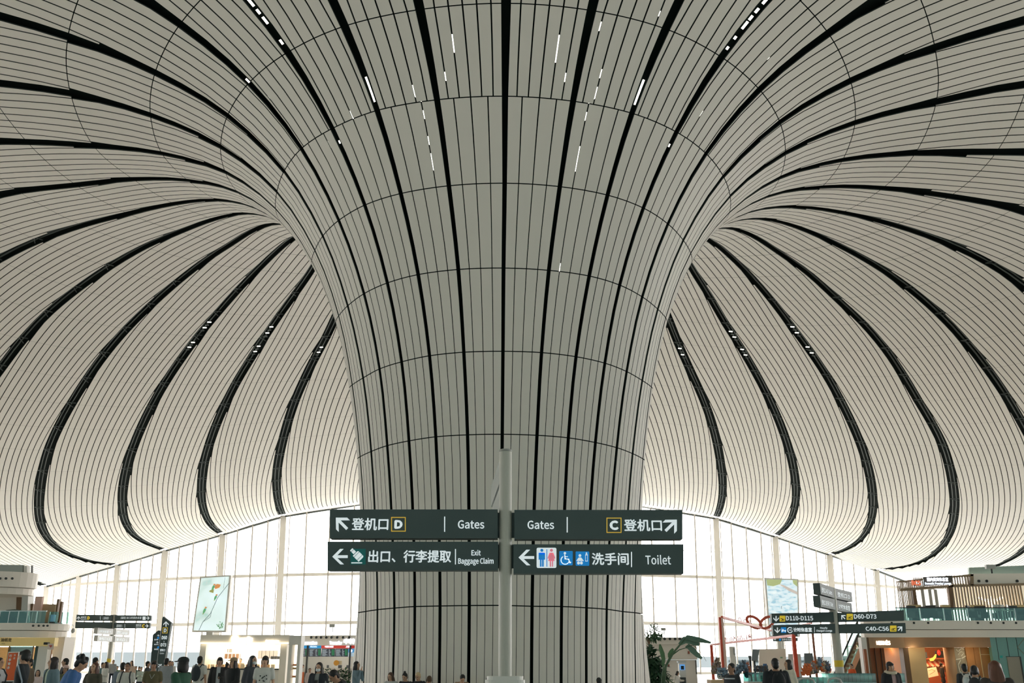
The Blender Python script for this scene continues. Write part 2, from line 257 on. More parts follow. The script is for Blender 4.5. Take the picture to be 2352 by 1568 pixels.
NS = 1.0 if _n0[1] < 0 else -1.0
def interp(x, xs, ys): return float(np.interp(x, xs, ys))
def band_w(nf): return interp(nf, [0, 4, 6, 7, 8, 10, 12, 16, 22, 29], [.10, .115, .15, .20, .30, .44, .55, .76, 1.02, .95])
def panel_w(nf): return interp(nf, [7, 8, 9, 11, 13, 19, 29], [.355, .43, .455, .47, .49, .52, .56])
def gap_w(nf): return interp(nf, [0, 3, 6, 7.5, 9, 12, 20, 29], [.015, .02, .031, .046, .055, .058, .07, .075])
M_panel = mat('ceiling_panel', (229, 224, 215), .55, spec=.3)
M_void = mat('ceiling_void', (24, 32, 29), .85, spec=.1)
M_edgep = mat('panel_edge', (60, 66, 62), .7, spec=.2)  # panel sides painted dark to deepen the shade in the gaps
M_rail = mat('dark_steel', (52, 60, 57), .5, .3)
def bay(k, n0, n1):
    mb = MB()
    for n in range(n0, n1):
        gp = .034 if n < 12 else .016
        L = np.linalg.norm(surf(k, .5, n+1) - surf(k, .5, n)) + 1e-6
        d = gp/2/L
        fr = [n + (0 if n == 0 else d), n+.34, n+.67, n+1-(0 if n == 28 else d)]
        info = []
        for nf in fr:
            Wd = np.linalg.norm(rib(k+1, nf) - rib(k, nf))
            N = 4.0 if nf <= 7 else max(4.4 if nf < 7.5 else 4.8, Wd/panel_w(nf))
            info.append((Wd, N, band_w(nf)/2/Wd, gap_w(nf)/2/Wd, normal(k, .5, nf)*NS))
        J = int(max(i[1] for i in info)/2) + 2
        for j in range(-J, J):
            rows = []
            for nf, (Wd, N, e, g, nn) in zip(fr, info):
                a = .5 + j/N; b = .5 + (j+1)/N
                a2 = max(a+g, e); b2 = min(b-g, 1-e)
                if (b2-a2)*Wd < .012: rows.append(None); continue
                back = -nn*.05
                pa = surf(k, a2, nf); pb = surf(k, b2, nf)
                rows.append((pa, pb, pa+back, pb+back))
            for r0, r1 in zip(rows[:-1], rows[1:]):
                if r0 is None and r1 is None: continue
                if r0 is None: m_ = (r1[0]+r1[1])/2; continue
                if r1 is None: continue
                o = len(mb.v)
                mb.add(list(r0)+list(r1), [(0, 1, 5, 4)]); mb.m = 1; mb.add(list(r0)+list(r1), [(0, 4, 6, 2), (1, 3, 7, 5)]); mb.m = 0
    return mb
def backing(n0, n1, step=.5, off=.32, holes=()):
    mb = MB(); mb.smooth = True
    ns = list(np.arange(n0, n1+1e-6, step)); U = 4
    grid = []
    for nf in ns:
        grid.append([surf(k, u/U, nf) - NS*normal(k, u/U, nf)*min(off, .12+.03*nf) for k in range(36) for u in range(U)])
    m = 36*U; fs = []
    for i in range(len(ns)-1):
        for j in range(m):
            if (i, j) in holes: continue
            fs.append((i*m+j, i*m+(j+1) % m, (i+1)*m+(j+1) % m, (i+1)*m+j))
    mb.add([p for r in grid for p in r], fs)
    return mb
SPLIT = 7
column = thing('column', 'huge pale striped column flaring upward like a funnel into the ceiling', 'column', (0, 0, 0))
backing(0, SPLIT).build('core', M_void, column, fix=False)
ceiling = structure(backing(SPLIT, 29).build('ceiling', M_void, fix=False))
for k in range(36):
    bay(k, 0, SPLIT).build('panel_bay', [M_panel, M_edgep], column, fix=False)
    bay(k, SPLIT, 29).build('panel_bay', [M_panel, M_edgep], ceiling, fix=False)

# ------------------------------------------------------------------ floor and the ground outside
M_floor = mat('floor_tile', (218, 218, 214), .32, noise=.05, nscale=.6)
fl = MB(); fl.quad((-140, -60, 0), (140, -60, 0), (140, 172, 0), (-140, 172, 0))
structure(fl.build('floor', M_floor))

# ------------------------------------------------------------------ curved window wall
FC = (5.59816201e-03, 7.74438681e-02, 1.26250419e+02)
def fac(x, z): return Vector((x, FC[0]*x*x + FC[1]*x + FC[2] - .12*(z-12.5), z))
kEnd = [(-71.2, 12.5), (-64.3, 13.6)] + [(float(NET[(k//10+17) % 36, 29, 0]), float(NET[(k//10+17) % 36, 29, 2])) for k in
        (-110, -120, -130, -140, -150, -160, -170, 180, 170, 160, 150, 140, 130, 120, 110)] + [(62.5, 13.3), (69.5, 12.5)]
M_steel = mat('white_steel', (232, 225, 215), .5)
M_mull = mat('mullion_grey', (188, 180, 171), .5)
M_edge = mat('eave_dark', (70, 76, 72), .6)
M_glass = glass_mat('facade_glass', (250, 253, 252), .05)
for i, (x, zt) in enumerate(kEnd):
    c = MB(); c.bar(fac(x, 0), fac(x, zt+.1), .8, .5, up=(0, 1, 0))
    structure(c.build('trim_%d' % (i+1), M_steel))
for i in range(len(kEnd)-1):
    (x0, z0), (x1, z1) = kEnd[i], kEnd[i+1]
    fr = MB()
    top = lambda t: z0 + (z1-z0)*t
    for zb, h in ((12.5, .38), (6.4, .42), (.15, .3)):
        fr.bar(fac(x0, zb), fac(x1, zb), .35, h)
    w = structure(fr.build('window_%d' % (i+1), M_steel))
    for t in (0.07, .25, .5, .75, .93) if abs(x0) < 60 else (.25, .5, .75):
        m = MB(); x = x0 + (x1-x0)*t
        m.bar(fac(x, 0), fac(x, top(t)), .17 if .1 < t < .9 else .1, .3, up=(0, 1, 0))
        m.build('mullion', M_mull, w)
    for zb in (3.7, 9.5, 15.9):
        if zb < min(z0, z1): MB().bar(fac(x0, zb), fac(x1, zb), .05, .07).build('transom', M_mull, w)
    e = MB(); e.bar(fac(x0, z0-.05), fac(x1, z1-.05), .4, .22); e.build('eave_edge', M_edge, w)
    g = MB(); g.add([fac(x0, 0), fac(x1, 0), fac(x1, 12.5), fac(x0, 12.5), fac(x1, z1), fac(x0, z0)], [(0, 1, 2, 3), (3, 2, 4, 5)])
    g.build('pane', M_glass, w)
# outside: apron and a pale far building low on the horizon
ap = MB(); ap.quad((-700, 150, -.6), (700, 150, -.6), (700, 1200, -.6), (-700, 1200, -.6))
structure(ap.build('trim_40', mat('apron_concrete', (190, 192, 190), .8)))

fb = thing('terminal_building', 'low hazy grey building far outside beyond the window wall', 'building', (0, 420, 0))
MB().prism([(0, -.6), (9, 5.6), (26, 6.2), (26, -.6)], -190, 0, 'YZ').build('wall', mat('far_wall', (132, 138, 142), .8), fb)
MB().prism([(4, -.6), (11, 3.8), (28, 4.2), (28, -.6)], 0, 190, 'YZ').build('wall', MATS['far_wall'], fb)
for x in (-150, -96, -40, 30, 110): MB().box((x, 5.5 if x < 0 else 8, 2.2), (34, 1.2, .5)).build('window_band', mat('far_glass', (118, 126, 132), .3), fb)

# ------------------------------------------------------------------ flat drawing on an upright plane facing the hall (sign faces)
M_sign = mat('sign_black', (78, 92, 92), .5, spec=.3)
M_signlit = mat('sign_white', (226, 236, 240), .5, emit=.55)
M_yel = mat('sign_yellow', (236, 206, 60), .5, emit=.35)
M_gold = mat('sign_gold_line', (214, 180, 70), .5, emit=.35)
M_teal = mat('sign_teal', (8, 104, 102), .5, emit=.15)
M_blue = mat('sign_blue', (20, 140, 220), .5, emit=.35)
M_pink = mat('sign_pink', (242, 138, 158), .5, emit=.35)
M_pole = mat('pole_grey', (190, 190, 180), .45)
M_white = mat('white_paint', (228, 226, 220), .5)
ARW = [(-.5, 0), (.02, .5), (.26, .5), (-.17, .09), (.5, .09), (.5, -.09), (-.17, -.09), (.24, -.5), (0, -.5)]
class Face:
    """sign face: an upright plane through base point o, turned by yaw; pixel sizes are turned into metres once, by the sign's own scale"""
    def __init__(s, root, Y, ref=None, k=None):
        s.Y = Y; s.root = Vector(root.location) if not isinstance(root, Vector) else root
    def p(s, px, py):
        q = at(px, py, s.Y); return (q.x - s.root.x, q.z - s.root.z)
    def y(s): return s.Y - s.root.y
    def poly(s, mb, pts, lift=.004, raw=False):
        q = [s.p(*a) for a in pts] if not raw else pts
        yy = s.y() - lift
        mb.add([(a, yy, b) for a, b in q], [tuple(range(len(q)))])
    def rect(s, mb, x0, y0, x1, y1, lift=.004): s.poly(mb, [(x0, y1), (x1, y1), (x1, y0), (x0, y0)], lift)
    def disc(s, mb, x, y, r, lift=.004, ry=None, n=16): s.poly(mb, [(x + r*math.cos(2*PI*i/n), y + (ry or r)*math.sin(2*PI*i/n)) for i in range(n)], lift)
    def rrect(s, mb, x0, y0, x1, y1, r, lift=.004):
        pts = []
        for cx, cy, a0 in ((x1-r, y0+r, -90), (x1-r, y1-r, 0), (x0+r, y1-r, 90), (x0+r, y0+r, 180)):
            for i in range(5):
                a = math.radians(a0 + 22.5*i); pts.append((cx + r*math.cos(a), cy + r*math.sin(a)))
        s.poly(mb, pts, lift)
    def line(s, mb, pts, w, lift=.004):
        for a, b in zip(pts[:-1], pts[1:]):
            dx, dy = b[0]-a[0], b[1]-a[1]; L = math.hypot(dx, dy) or 1; nx, ny = -dy/L*w/2, dx/L*w/2; ex, ey = dx/L*w*.3, dy/L*w*.3
            s.poly(mb, [(a[0]+nx-ex, a[1]+ny-ey), (b[0]+nx+ex, b[1]+ny+ey), (b[0]-nx+ex, b[1]-ny+ey), (a[0]-nx-ex, a[1]-ny-ey)], lift)
    def arrow(s, mb, cx, cy, size, deg, lift=.005):
        a = math.radians(deg); c, n = math.cos(a), math.sin(a)
        s.poly_concave(mb, [(cx + size*(x*c - y*n), cy + size*(x*n + y*c)) for x, y in ARW], lift)
    def poly_concave(s, mb, pts, lift=.005):
        from mathutils.geometry import tessellate_polygon
        q = [s.p(*a) for a in pts]
        tri = tessellate_polygon([[Vector((a, b, 0)) for a, b in q]])
        mb.add([(a, s.y()-lift, b) for a, b in q], [tuple(t) for t in tri])
    def text(s, mb, t, x0, y0, x1, y1, bold=.0, lift=.005, cap=.72, align='LEFT'):
        """text filling the pixel box: y0 top of capitals, y1 baseline"""
        a = s.p(x0, y1); b = s.p(x1, y0)
        hi, lo = ref_h(t); k = (b[1]-a[1])/(hi-lo)
        put_text(mb, t, a[0], a[1]-lo*k, k, y=s.y(), w=b[0]-a[0], bold=bold*.8, depth=lift)
    def b4(s, mb, pts, depth):
        q = [s.p(*a) for a in pts]; y = s.y()
        mb.add([(a, y, b) for a, b in q] + [(a, y+depth, b) for a, b in q], [(0, 1, 2, 3), (7, 6, 5, 4), (0, 4, 5, 1), (1, 5, 6, 2), (2, 6, 7, 3), (3, 7, 4, 0)])
    def bx(s, mb, px0, px1, z0, z1, depth, dy=0.0, pr=1521):
        x0 = at(px0, pr, s.Y+dy).x - s.root.x; x1 = at(px1, pr, s.Y+dy).x - s.root.x; y = s.y()+dy
        return mb.box(((x0+x1)/2, y+depth/2, (z0+z1)/2 - s.root.z), (x1-x0, depth, z1-z0))
    def block(s, mb, x0, y0, x1, y1, depth, x2=None, x3=None):
        a, b, c, d = s.p(x0, y1), s.p(x1, y1), s.p(x1, y0), s.p(x0, y0)
        y = s.y(); vs = [(q[0], y, q[1]) for q in (a, b, c, d)] + [(q[0], y+depth, q[1]) for q in (a, b, c, d)]
        mb.add(vs, [(0, 1, 2, 3), (7, 6, 5, 4), (0, 4, 5, 1), (1, 5, 6, 2), (2, 6, 7, 3), (3, 7, 4, 0)])
def flat(F, name, mats, parent, fn):
    mb = MB(); fn(mb); return mb.build(name, mats, parent, fix=False)
CJ = .86   # height of a Chinese character in ems

# ------------------------------------------------------------------ the main signpost in front of the column
Y0 = 17.5
b0 = at(1160, 1521, Y0)
post = thing('signpost', 'tall pale grey signpost with four black gate and toilet boards before the striped column', 'signpost', (b0.x, Y0+.14, 0))
F = Face(post, Y0)
zt = at(1163, 1031, Y0).z
MB().cyl((0, 0, 0), (0, 0, zt), .118, seg=28).build('pole', M_pole, post)
MB().lathe([(.001, zt+.02), (.10, zt+.02), (.124, zt+.01), (.124, zt-.02), (.118, zt-.03)], seg=28).build('pole_cap', mat('cap_grey', (150, 152, 146), .4), post)
pd = MB(); pd.smooth = False
zp = at(1160, 1553, Y0-.3).z
for q, (sx, sy, z0, z1) in enumerate(((.70, .5, 0, zp-.06), (.64, .44, zp-.06, zp))):
    pts = []
    r = .16
    for cx, cy, a0 in ((sx/2-r, -sy/2+r, -90), (sx/2-r, sy/2-r, 0), (-sx/2+r, sy/2-r, 90), (-sx/2+r, -sy/2+r, 180)):
        for i in range(6): a = math.radians(a0+18*i); pts.append((cx+r*math.cos(a), cy+r*math.sin(a)))
    pd.prism(pts, z0, z1, 'XY')
pd.build('pedestal', M_white, post)
def board(x0, y0, x1, y1):
    mb = MB(); F.block(mb, x0, y0, x1, y1, .26); 
    o = mb.build('sign_board', M_sign, post)
    return o
BR = MB()
for y0, y1 in ((1177, 1234), (1250, 1304)):
    FB = Face(post, Y0+.15); FB.block(BR, 1141, y0, 1184, y1, .1)
BR.build('bracket', M_sign, post)
A = board(757.5, 1169.5, 1143, 1236)
flat(F, 'arrow', M_signlit, A, lambda m: F.arrow(m, 784.5, 1201.5, 37, 45))
flat(F, 'lettering', M_signlit, A, lambda m: F.text(m, '登机口', 808, 1191, 892, 1217, .010, cap=CJ))
def sq(m):
    for a, b in (((899.5, 1188), (931, 1188)), ((931, 1188), (931, 1219.5)), ((931, 1219.5), (899.5, 1219.5)), ((899.5, 1219.5), (899.5, 1188))): F.line(m, [a, b], 2.2, .006)
flat(F, 'letter_frame', M_gold, A, sq)
flat(F, 'lettering', M_signlit, A, lambda m: F.text(m, 'D', 907, 1195.5, 923.5, 1212.5, .03))
flat(F, 'divider', M_signlit, A, lambda m: F.rect(m, 1020, 1186, 1022.5, 1221))
flat(F, 'lettering', M_signlit, A, lambda m: F.text(m, 'Gates', 1052, 1195, 1112, 1213, .008))
Bd = board(752.5, 1243.5, 1144, 1309.5)
flat(F, 'arrow', M_signlit, Bd, lambda m: F.arrow(m, 781, 1278, 35.5, 0))
def case(m):
    m.m = 0; F.rect(m, 805, 1260, 840, 1296, .005)
    m.m = 1
    R_ = lambda x, y: (822.5 + (x*.71 + y*.71), 1277 + (-x*.71 + y*.71))
    F.poly(m, [R_(-8, -9), R_(7, -9), R_(9, -7), R_(9, 8), R_(7, 10), R_(-8, 10)], .008)
    F.poly(m, [R_(-4, -22), R_(4, -22), R_(4, -10), R_(-4, -10)], .008)
    F.rect(m, 807, 1291, 832, 1293.5, .008)
    m.m = 0
    for yy in (-5, 5): F.line(m, [R_(-8.5, yy), R_(9, yy)], 1, .010)
    F.line(m, [R_(-4, -18), R_(4, -18)], 1, .01); F.line(m, [R_(-5, -9.8), R_(5, -9.8)], 1, .01)
flat(F, 'pictogram', [M_teal, M_signlit], Bd, case)
flat(F, 'lettering', M_signlit, Bd, lambda m: F.text(m, '出口、行李提取', 846, 1265, 1036, 1291, .010, cap=CJ))
flat(F, 'divider', M_signlit, Bd, lambda m: F.rect(m, 1045, 1260.5, 1047.3, 1296))
flat(F, 'lettering', M_signlit, Bd, lambda m: F.text(m, 'Exit', 1083, 1263.5, 1104, 1275, .01))
flat(F, 'lettering', M_signlit, Bd, lambda m: F.text(m, 'Baggage Claim', 1052.5, 1282, 1133.5, 1294, .01))
Cb = board(1181.5, 1170.5, 1567.5, 1238)
flat(F, 'lettering', M_signlit, Cb, lambda m: F.text(m, 'Gates', 1212, 1196, 1272, 1214, .008))
flat(F, 'divider', M_signlit, Cb, lambda m: F.rect(m, 1301.5, 1187, 1304, 1222.5))
def sq2(m):
    for a, b in (((1394, 1189.5), (1426.5, 1189.5)), ((1426.5, 1189.5), (1426.5, 1222.5)), ((1426.5, 1222.5), (1394, 1222.5)), ((1394, 1222.5), (1394, 1189.5))): F.line(m, [a, b], 2.2, .006)
flat(F, 'letter_frame', M_gold, Cb, sq2)
flat(F, 'lettering', M_signlit, Cb, lambda m: F.text(m, 'C', 1402, 1197, 1419, 1215, .03))
flat(F, 'lettering', M_signlit, Cb, lambda m: F.text(m, '登机口', 1434, 1194, 1519, 1219, .010, cap=CJ))
flat(F, 'arrow', M_signlit, Cb, lambda m: F.arrow(m, 1541.5, 1206, 37, 135))
Db = board(1179.5, 1249.5, 1570, 1317)
flat(F, 'arrow', M_signlit, Db, lambda m: F.arrow(m, 1209, 1280, 36, 0))
def wc(m):
    m.m = 0; F.rrect(m, 1232.5, 1257.5, 1278, 1304, 3.5, .005)
    for mi, cx in ((1, 1244.5), (2, 1266.5)):
        m.m = mi; F.disc(m, cx, 1263.5, 3.5, .008)
        if mi == 1:
            F.rrect(m, cx-7.5, 1269, cx+7.5, 1273, 2, .008); F.rect(m, cx-4.6, 1269, cx+4.6, 1285, .008)
            for sg in (-1, 1): F.rect(m, cx+sg*6-1.4, 1270, cx+sg*6+1.4, 1285, .008); F.rect(m, cx+sg*2.5-1.9, 1284, cx+sg*2.5+1.9, 1301, .008)
        else:
            F.poly(m, [(cx-3.5, 1269), (cx+3.5, 1269), (cx+7.5, 1288), (cx-7.5, 1288)], .008)
            for sg in (-1, 1): F.line(m, [(cx+sg*3.5, 1270), (cx+sg*8, 1282)], 2.4, .008); F.rect(m, cx+sg*2.4-1.5, 1287, cx+sg*2.4+1.5, 1301, .008)
    m.m = 1; F.rect(m, 1255.2, 1261, 1257, 1301, .008)
flat(F, 'pictogram', [M_signlit, M_blue, M_pink], Db, wc)
def chair_(m):
    m.m = 0; F.rrect(m, 1284.5, 1265, 1315.5, 1298, 2, .005)
    m.m = 1; F.disc(m, 1297.5, 1270, 2.8, .008)
    F.line(m, [(1297, 1274), (1298, 1283), (1306, 1284), (1309, 1292), (1311, 1291)], 2.6, .008)
    F.line(m, [(1298, 1278), (1304, 1278)], 1.8, .008)
    F.line(m, [(1300 + 9.5*math.cos(math.radians(a)) - 2, 1286 + 9.5*math.sin(math.radians(a))) for a in range(20, 250, 20)], 1.9, .008)
flat(F, 'pictogram', [M_blue, M_signlit], Db, chair_)
def baby(m):
    m.m = 0; F.rrect(m, 1322, 1266, 1353.5, 1299, 2, .005)
    m.m = 1; F.disc(m, 1332, 1275.5, 3.2, .008)
    F.poly(m, [(1329, 1280), (1335, 1280), (1341, 1288), (1323.5, 1288)], .008)
    for sg in (-1, 1): F.disc(m, 1332+sg*3.4, 1292.5, 3.2, .008, 3.6)
    F.poly(m, [(1344, 1273), (1350, 1273), (1350, 1289), (1344, 1289)], .008)
    F.rect(m, 1345.5, 1268.5, 1348.5, 1272.5, .008)
    m.m = 0; F.rect(m, 1345, 1275, 1349, 1287.5, .010)
flat(F, 'pictogram', [M_blue, M_signlit], Db, baby)
flat(F, 'lettering', M_signlit, Db, lambda m: F.text(m, '洗手间', 1360, 1271, 1443, 1296.5, .010, cap=CJ))
flat(F, 'divider', M_signlit, Db, lambda m: F.rect(m, 1449.2, 1267, 1451.6, 1302))
flat(F, 'lettering', M_signlit, Db, lambda m: F.text(m, 'Toilet', 1483, 1276, 1540, 1295.5, .004))
# two boards on the same pole turned edge-on to the hall; the left one's face is painted pale for reflected windows
gl = mat('window_sheen_face', (214, 218, 220), .12, spec=.8)
zc = lambda y: at(1150, y, Y0).z
for sg, yy0, yy1 in ((-1, 1047, 1101), (-1, 1112, 1168), (1, 1047, 1101), (1, 1112, 1168)):
    mb = MB()
    th = math.radians(9.5 if sg < 0 else -1.5)
    d = Vector((-math.sin(th)*1, -math.cos(th), 0)) if sg < 0 else Vector((.02, 1, 0))
    n_ = Vector((0, 0, 1)).cross(d).normalized()
    o0 = Vector((sg*.02, 0, 0)) + d*.14; o1 = o0 + d*(3.1 if sg < 0 else 3.0)
    if sg < 0:
        # this arm runs from the pole away from the camera
        o0 = Vector((-.03, .14, 0)); o1 = o0 + Vector((-.23, 3.0, 0))
    else:
        o0 = Vector((.03, .14, 0)); o1 = o0 + Vector((-.02, 3.0, 0))
    za, zb = zc(yy1), zc(yy0)
    mb.bar(o0 + Vector((0, 0, (za+zb)/2)), o1 + Vector((0, 0, (za+zb)/2)), .16, zb-za)
    mb.build('sign_board', gl if sg < 0 else M_sign, post)['label'] = 'board turned edge-on, face painted pale for window reflection' if sg < 0 else 'black board turned edge-on'

# ------------------------------------------------------------------ more signposts
def base(px, Y, py=1521): q = at(px, py, Y); return (q.x, Y, 0)
def zat(py, Y, px=1176): return at(px, py, Y).z
def new(name, label, cat, px, Y, group=None):
    t = thing(name, label, cat, base(px, Y), 0, group); return t, Face(t, Y)
def text_on(mb, s, a, d, size, bold=.0, w=None, lift=.01, nrm=None):
    """text whose baseline starts at a and runs along the horizontal direction d"""
    d = Vector(d).normalized(); n = nrm or Vector((d.y, -d.x, 0))
    hi, lo = ref_h(s); vs, fs = text_mb(s, size*.8/(hi-lo), w=w, depth=0)
    mb.add([Vector(a) + d*v[0] + Vector((0, 0, v[2])) + n*lift for v in vs], fs)

def plane_icon(F, m, x0, y0, x1, y1, k):
    m.m = 0; F.rrect(m, x0, y0, x1, y1, 1.2, .006)
    m.m = 1; cx, cy = (x0+x1)/2, (y0+y1)/2; s = (x1-x0)*.36*k
    F.poly(m, [(cx-s, cy-1.4), (cx+s, cy+1.6), (cx+s*.9, cy+2.6), (cx-s*.9, cy+.2)] if k > 0 else [(cx-s, cy-1.4), (cx-s*.9, cy+.2), (cx+s*.9, cy+2.6), (cx+s, cy+1.6)], .012)
    F.poly(m, [(cx-2, cy), (cx+2, cy+1), (cx, cy+4)], .012)
    F.rect(m, cx-abs(s)*.9, y1-3, cx+abs(s)*.9, y1-2, .012)
M_ink = mat('sign_ink', (50, 56, 54), .6)
t, F = new('signpost', 'grey leaning-looking signpost with D110-D115 and C40-C56 boards, yellow tape round its pole', 'signpost', 1930, 44)
t.location.y = 44.2
F = Face(t, 44)
MB().cyl((0, 0, 0), (0, 0, zat(1349, 44, 1918)), .19, seg=20).build('pole', M_pole, t)
MB().cyl((0, 0, zat(1531, 44)), (0, 0, zat(1516, 44)), .197, seg=20).build('tape_band', mat('yellow_tape', (226, 200, 60), .6), t)
MB().lathe([(.01, .06), (.34, .05), (.36, 0)], seg=20).build('base_plate', M_pole, t)
def bd(F, t, pts, depth=.3): return (lambda m: (F.b4(m, pts, depth), m.build('sign_board', M_sign, t))[1])(MB())
A = bd(F, t, [(1773.5, 1430.5), (1916, 1428), (1914, 1405), (1772, 1408.5)])
flat(F, 'arrow', M_signlit, A, lambda m: F.arrow(m, 1782.5, 1420.5, 13, -90))
flat(F, 'pictogram', [M_yel, M_ink], A, lambda m: plane_icon(F, m, 1790.5, 1413.5, 1803.5, 1427, 1))
flat(F, 'lettering', M_signlit, A, lambda m: F.text(m, 'D110-D115', 1806, 1414.5, 1866.5, 1424, .012))
Bb = bd(F, t, [(1776.5, 1457), (1919, 1453.5), (1918, 1432), (1775, 1435)])
flat(F, 'arrow', M_signlit, Bb, lambda m: F.arrow(m, 1785.5, 1447, 13, -90))
def bed(m):
    m.m = 0; F.rrect(m, 1793.5, 1440, 1806, 1453, 1, .006)
    m.m = 1; F.rect(m, 1795.5, 1447, 1804.5, 1449.5, .01); F.rect(m, 1795.5, 1443.5, 1797, 1451.5, .01); F.rect(m, 1803.2, 1446, 1804.5, 1451.5, .01); F.disc(m, 1799, 1445.6, 1.3, .01)
flat(F, 'pictogram', [M_blue, M_signlit], Bb, bed)
flat(F, 'pictogram', M_signlit, Bb, lambda m: (F.line(m, [(1814.5+6*math.cos(math.radians(a)), 1446.5+6*math.sin(math.radians(a))) for a in range(20, 345, 25)], 1.3), F.text(m, '24h', 1810, 1444, 1819, 1449)))
flat(F, 'lettering', M_signlit, Bb, lambda m: F.text(m, '计时休息室', 1823, 1441.5, 1864, 1450.5, .02, cap=CJ))
flat(F, 'divider', M_signlit, Bb, lambda m: F.rect(m, 1870.2, 1439, 1871.3, 1452))
flat(F, 'lettering', M_signlit, Bb, lambda m: F.text(m, 'Hourly', 1884, 1439.5, 1900, 1443.6, .012))
flat(F, 'lettering', M_signlit, Bb, lambda m: F.text(m, 'Charged Lounge', 1875, 1446, 1911, 1450, .012))
Cc = bd(F, t, [(1926, 1428), (2077, 1425), (2075.5, 1400.5), (1925, 1406.5)])
flat(F, 'arrow', M_signlit, Cc, lambda m: F.arrow(m, 1936.5, 1416.5, 12.5, 45))
flat(F, 'pictogram', [M_yel, M_ink], Cc, lambda m: plane_icon(F, m, 1944.5, 1409, 1959, 1423, -1))
flat(F, 'lettering', M_signlit, Cc, lambda m: F.text(m, 'D60-D73', 1962, 1410.5, 2012, 1420, .012))
Dd = bd(F, t, [(1928, 1454), (2081, 1453.5), (2079.5, 1430), (1927, 1433)])
flat(F, 'lettering', M_signlit, Dd, lambda m: F.text(m, 'C40-C56', 1989, 1439, 2040.5, 1448, .012))
flat(F, 'pictogram', [M_yel, M_ink], Dd, lambda m: plane_icon(F, m, 2044, 1436, 2059, 1450, -1))
flat(F, 'arrow', M_signlit, Dd, lambda m: F.arrow(m, 2067.5, 1443, 13.5, 135))
def turned(t, px, Y, pxl, Yl, pxr, Yr, rows, m_, h, words):
    """pairs of boards turned away: left arm reaches towards the hall, right arm away from it"""
    for (pyc, (wl, wr)) in zip(rows, words):
        z = zat(pyc, Y, px)
        for pxe, Ye, s, w in ((pxl, Yl, 1, wl), (pxr, Yr, -1, wr)):
            e = at(pxe, pyc, Ye); e = Vector((e.x - t.location.x, Ye - t.location.y, z)); d = e.copy(); d.z = 0; d.normalize()
            a = d*.2 + Vector((0, 0, z))
            mb = MB(); mb.bar(a, e, .3, h); o = mb.build('sign_board', m_, t); o['label'] = 'board turned at an angle away from the hall'
            nd = -d if s > 0 else d; st = e if s > 0 else a; L = (e-a).length
            tm = MB(); text_on(tm, w, st + nd*.25 - Vector((0, 0, h*.25)), nd, h*.55, w=L*.75, lift=.156, nrm=Vector((nd.y, -nd.x, 0)))
            tm.build('lettering', M_signlit, o, fix=False)
turned(t, 1918, 44.2, 1877, 41.4, 1949, 46.9, (1362, 1389), M_sign, .46, (('登机口 A B | Gates', '登机口 D'), ('登机口 洗手间 | Toilet', '计时休息室')))

t, F = new('signpost', 'far thin signpost on the left with eight dark boards, four greyed by glancing reflection', 'signpost', 246, 80)
t.location.y = 80.3; F = Face(t, 80)
MB().cyl((0, 0, 0), (0, 0, zat(1411, 80, 261)), .16, seg=16).build('pole', M_pole, t)
MB().cyl((0, 0, zat(1521, 80)), (0, 0, zat(1512, 80)), .168, seg=16).build('tape_band', MATS['yellow_tape'], t)
MB().lathe([(.01, .06), (.34, .05), (.36, 0)], seg=20).build('base_plate', M_pole, t)
o = bd(F, t, [(174.5, 1425), (257, 1425.5), (258, 1412), (176, 1411)])
flat(F, 'arrow', M_signlit, o, lambda m: F.arrow(m, 180.5, 1419, 8, 90))
flat(F, 'lettering', M_signlit, o, lambda m: F.text(m, '候机区', 185.5, 1415, 199, 1420, cap=CJ)); flat(F, 'lettering', M_signlit, o, lambda m: F.text(m, 'Waiting Area', 185.5, 1421, 199, 1423))
flat(F, 'letter', M_yel, o, lambda m: F.text(m, 'D', 200.5, 1415.5, 206, 1422, .03))
flat(F, 'divider', M_signlit, o, lambda m: F.rect(m, 230.2, 1415, 231, 1423))
flat(F, 'lettering', M_signlit, o, lambda m: F.text(m, '1: 国际航班', 236, 1416.5, 250, 1422, cap=CJ))
o = bd(F, t, [(172.5, 1442), (255.5, 1443), (256.8, 1428.5), (173.5, 1427.5)])
o = bd(F, t, [(264, 1425.5), (346, 1425.5), (347, 1412.8), (264.3, 1412.3)])
flat(F, 'lettering', M_signlit, o, lambda m: F.text(m, '(国际) BCS贵宾休息室', 277, 1416, 325.5, 1421, cap=CJ))
flat(F, 'pictogram', M_signlit, o, lambda m: F.rrect(m, 327.5, 1415.5, 334.5, 1423, .8))
flat(F, 'arrow', M_signlit, o, lambda m: F.arrow(m, 340, 1419, 7.5, 180))
o = bd(F, t, [(261.3, 1442.2), (343.5, 1442.8), (344.6, 1429.8), (262, 1429.3)])
flat(F, 'lettering', M_signlit, o, lambda m: F.text(m, '国际航班 1', 267.5, 1434, 281.5, 1440, cap=CJ))
flat(F, 'divider', M_signlit, o, lambda m: F.rect(m, 286.5, 1432.5, 287.2, 1440.5))
flat(F, 'lettering', M_signlit, o, lambda m: F.text(m, '候机区', 312, 1433, 325, 1437.5, cap=CJ)); flat(F, 'lettering', M_signlit, o, lambda m: F.text(m, 'Waiting Area', 312, 1438.5, 325, 1440.5))
flat(F, 'letter', M_yel, o, lambda m: F.text(m, 'C', 326.5, 1433.5, 332.5, 1440.5, .03))
flat(F, 'arrow', M_signlit, o, lambda m: F.arrow(m, 337.5, 1437, 7.5, 180))
M_greyb = mat('grey_glossy_board', (176, 176, 172), .2)  # grey stands for the glancing reflection on the turned boards
turned(t, 255, 80.3, 219.5, 77.6, 294, 83, (1450.5, 1467), M_greyb, .45, (('计时休息室 →', '国际 Lounge'), ('登机口 A B', '登机口 C')))

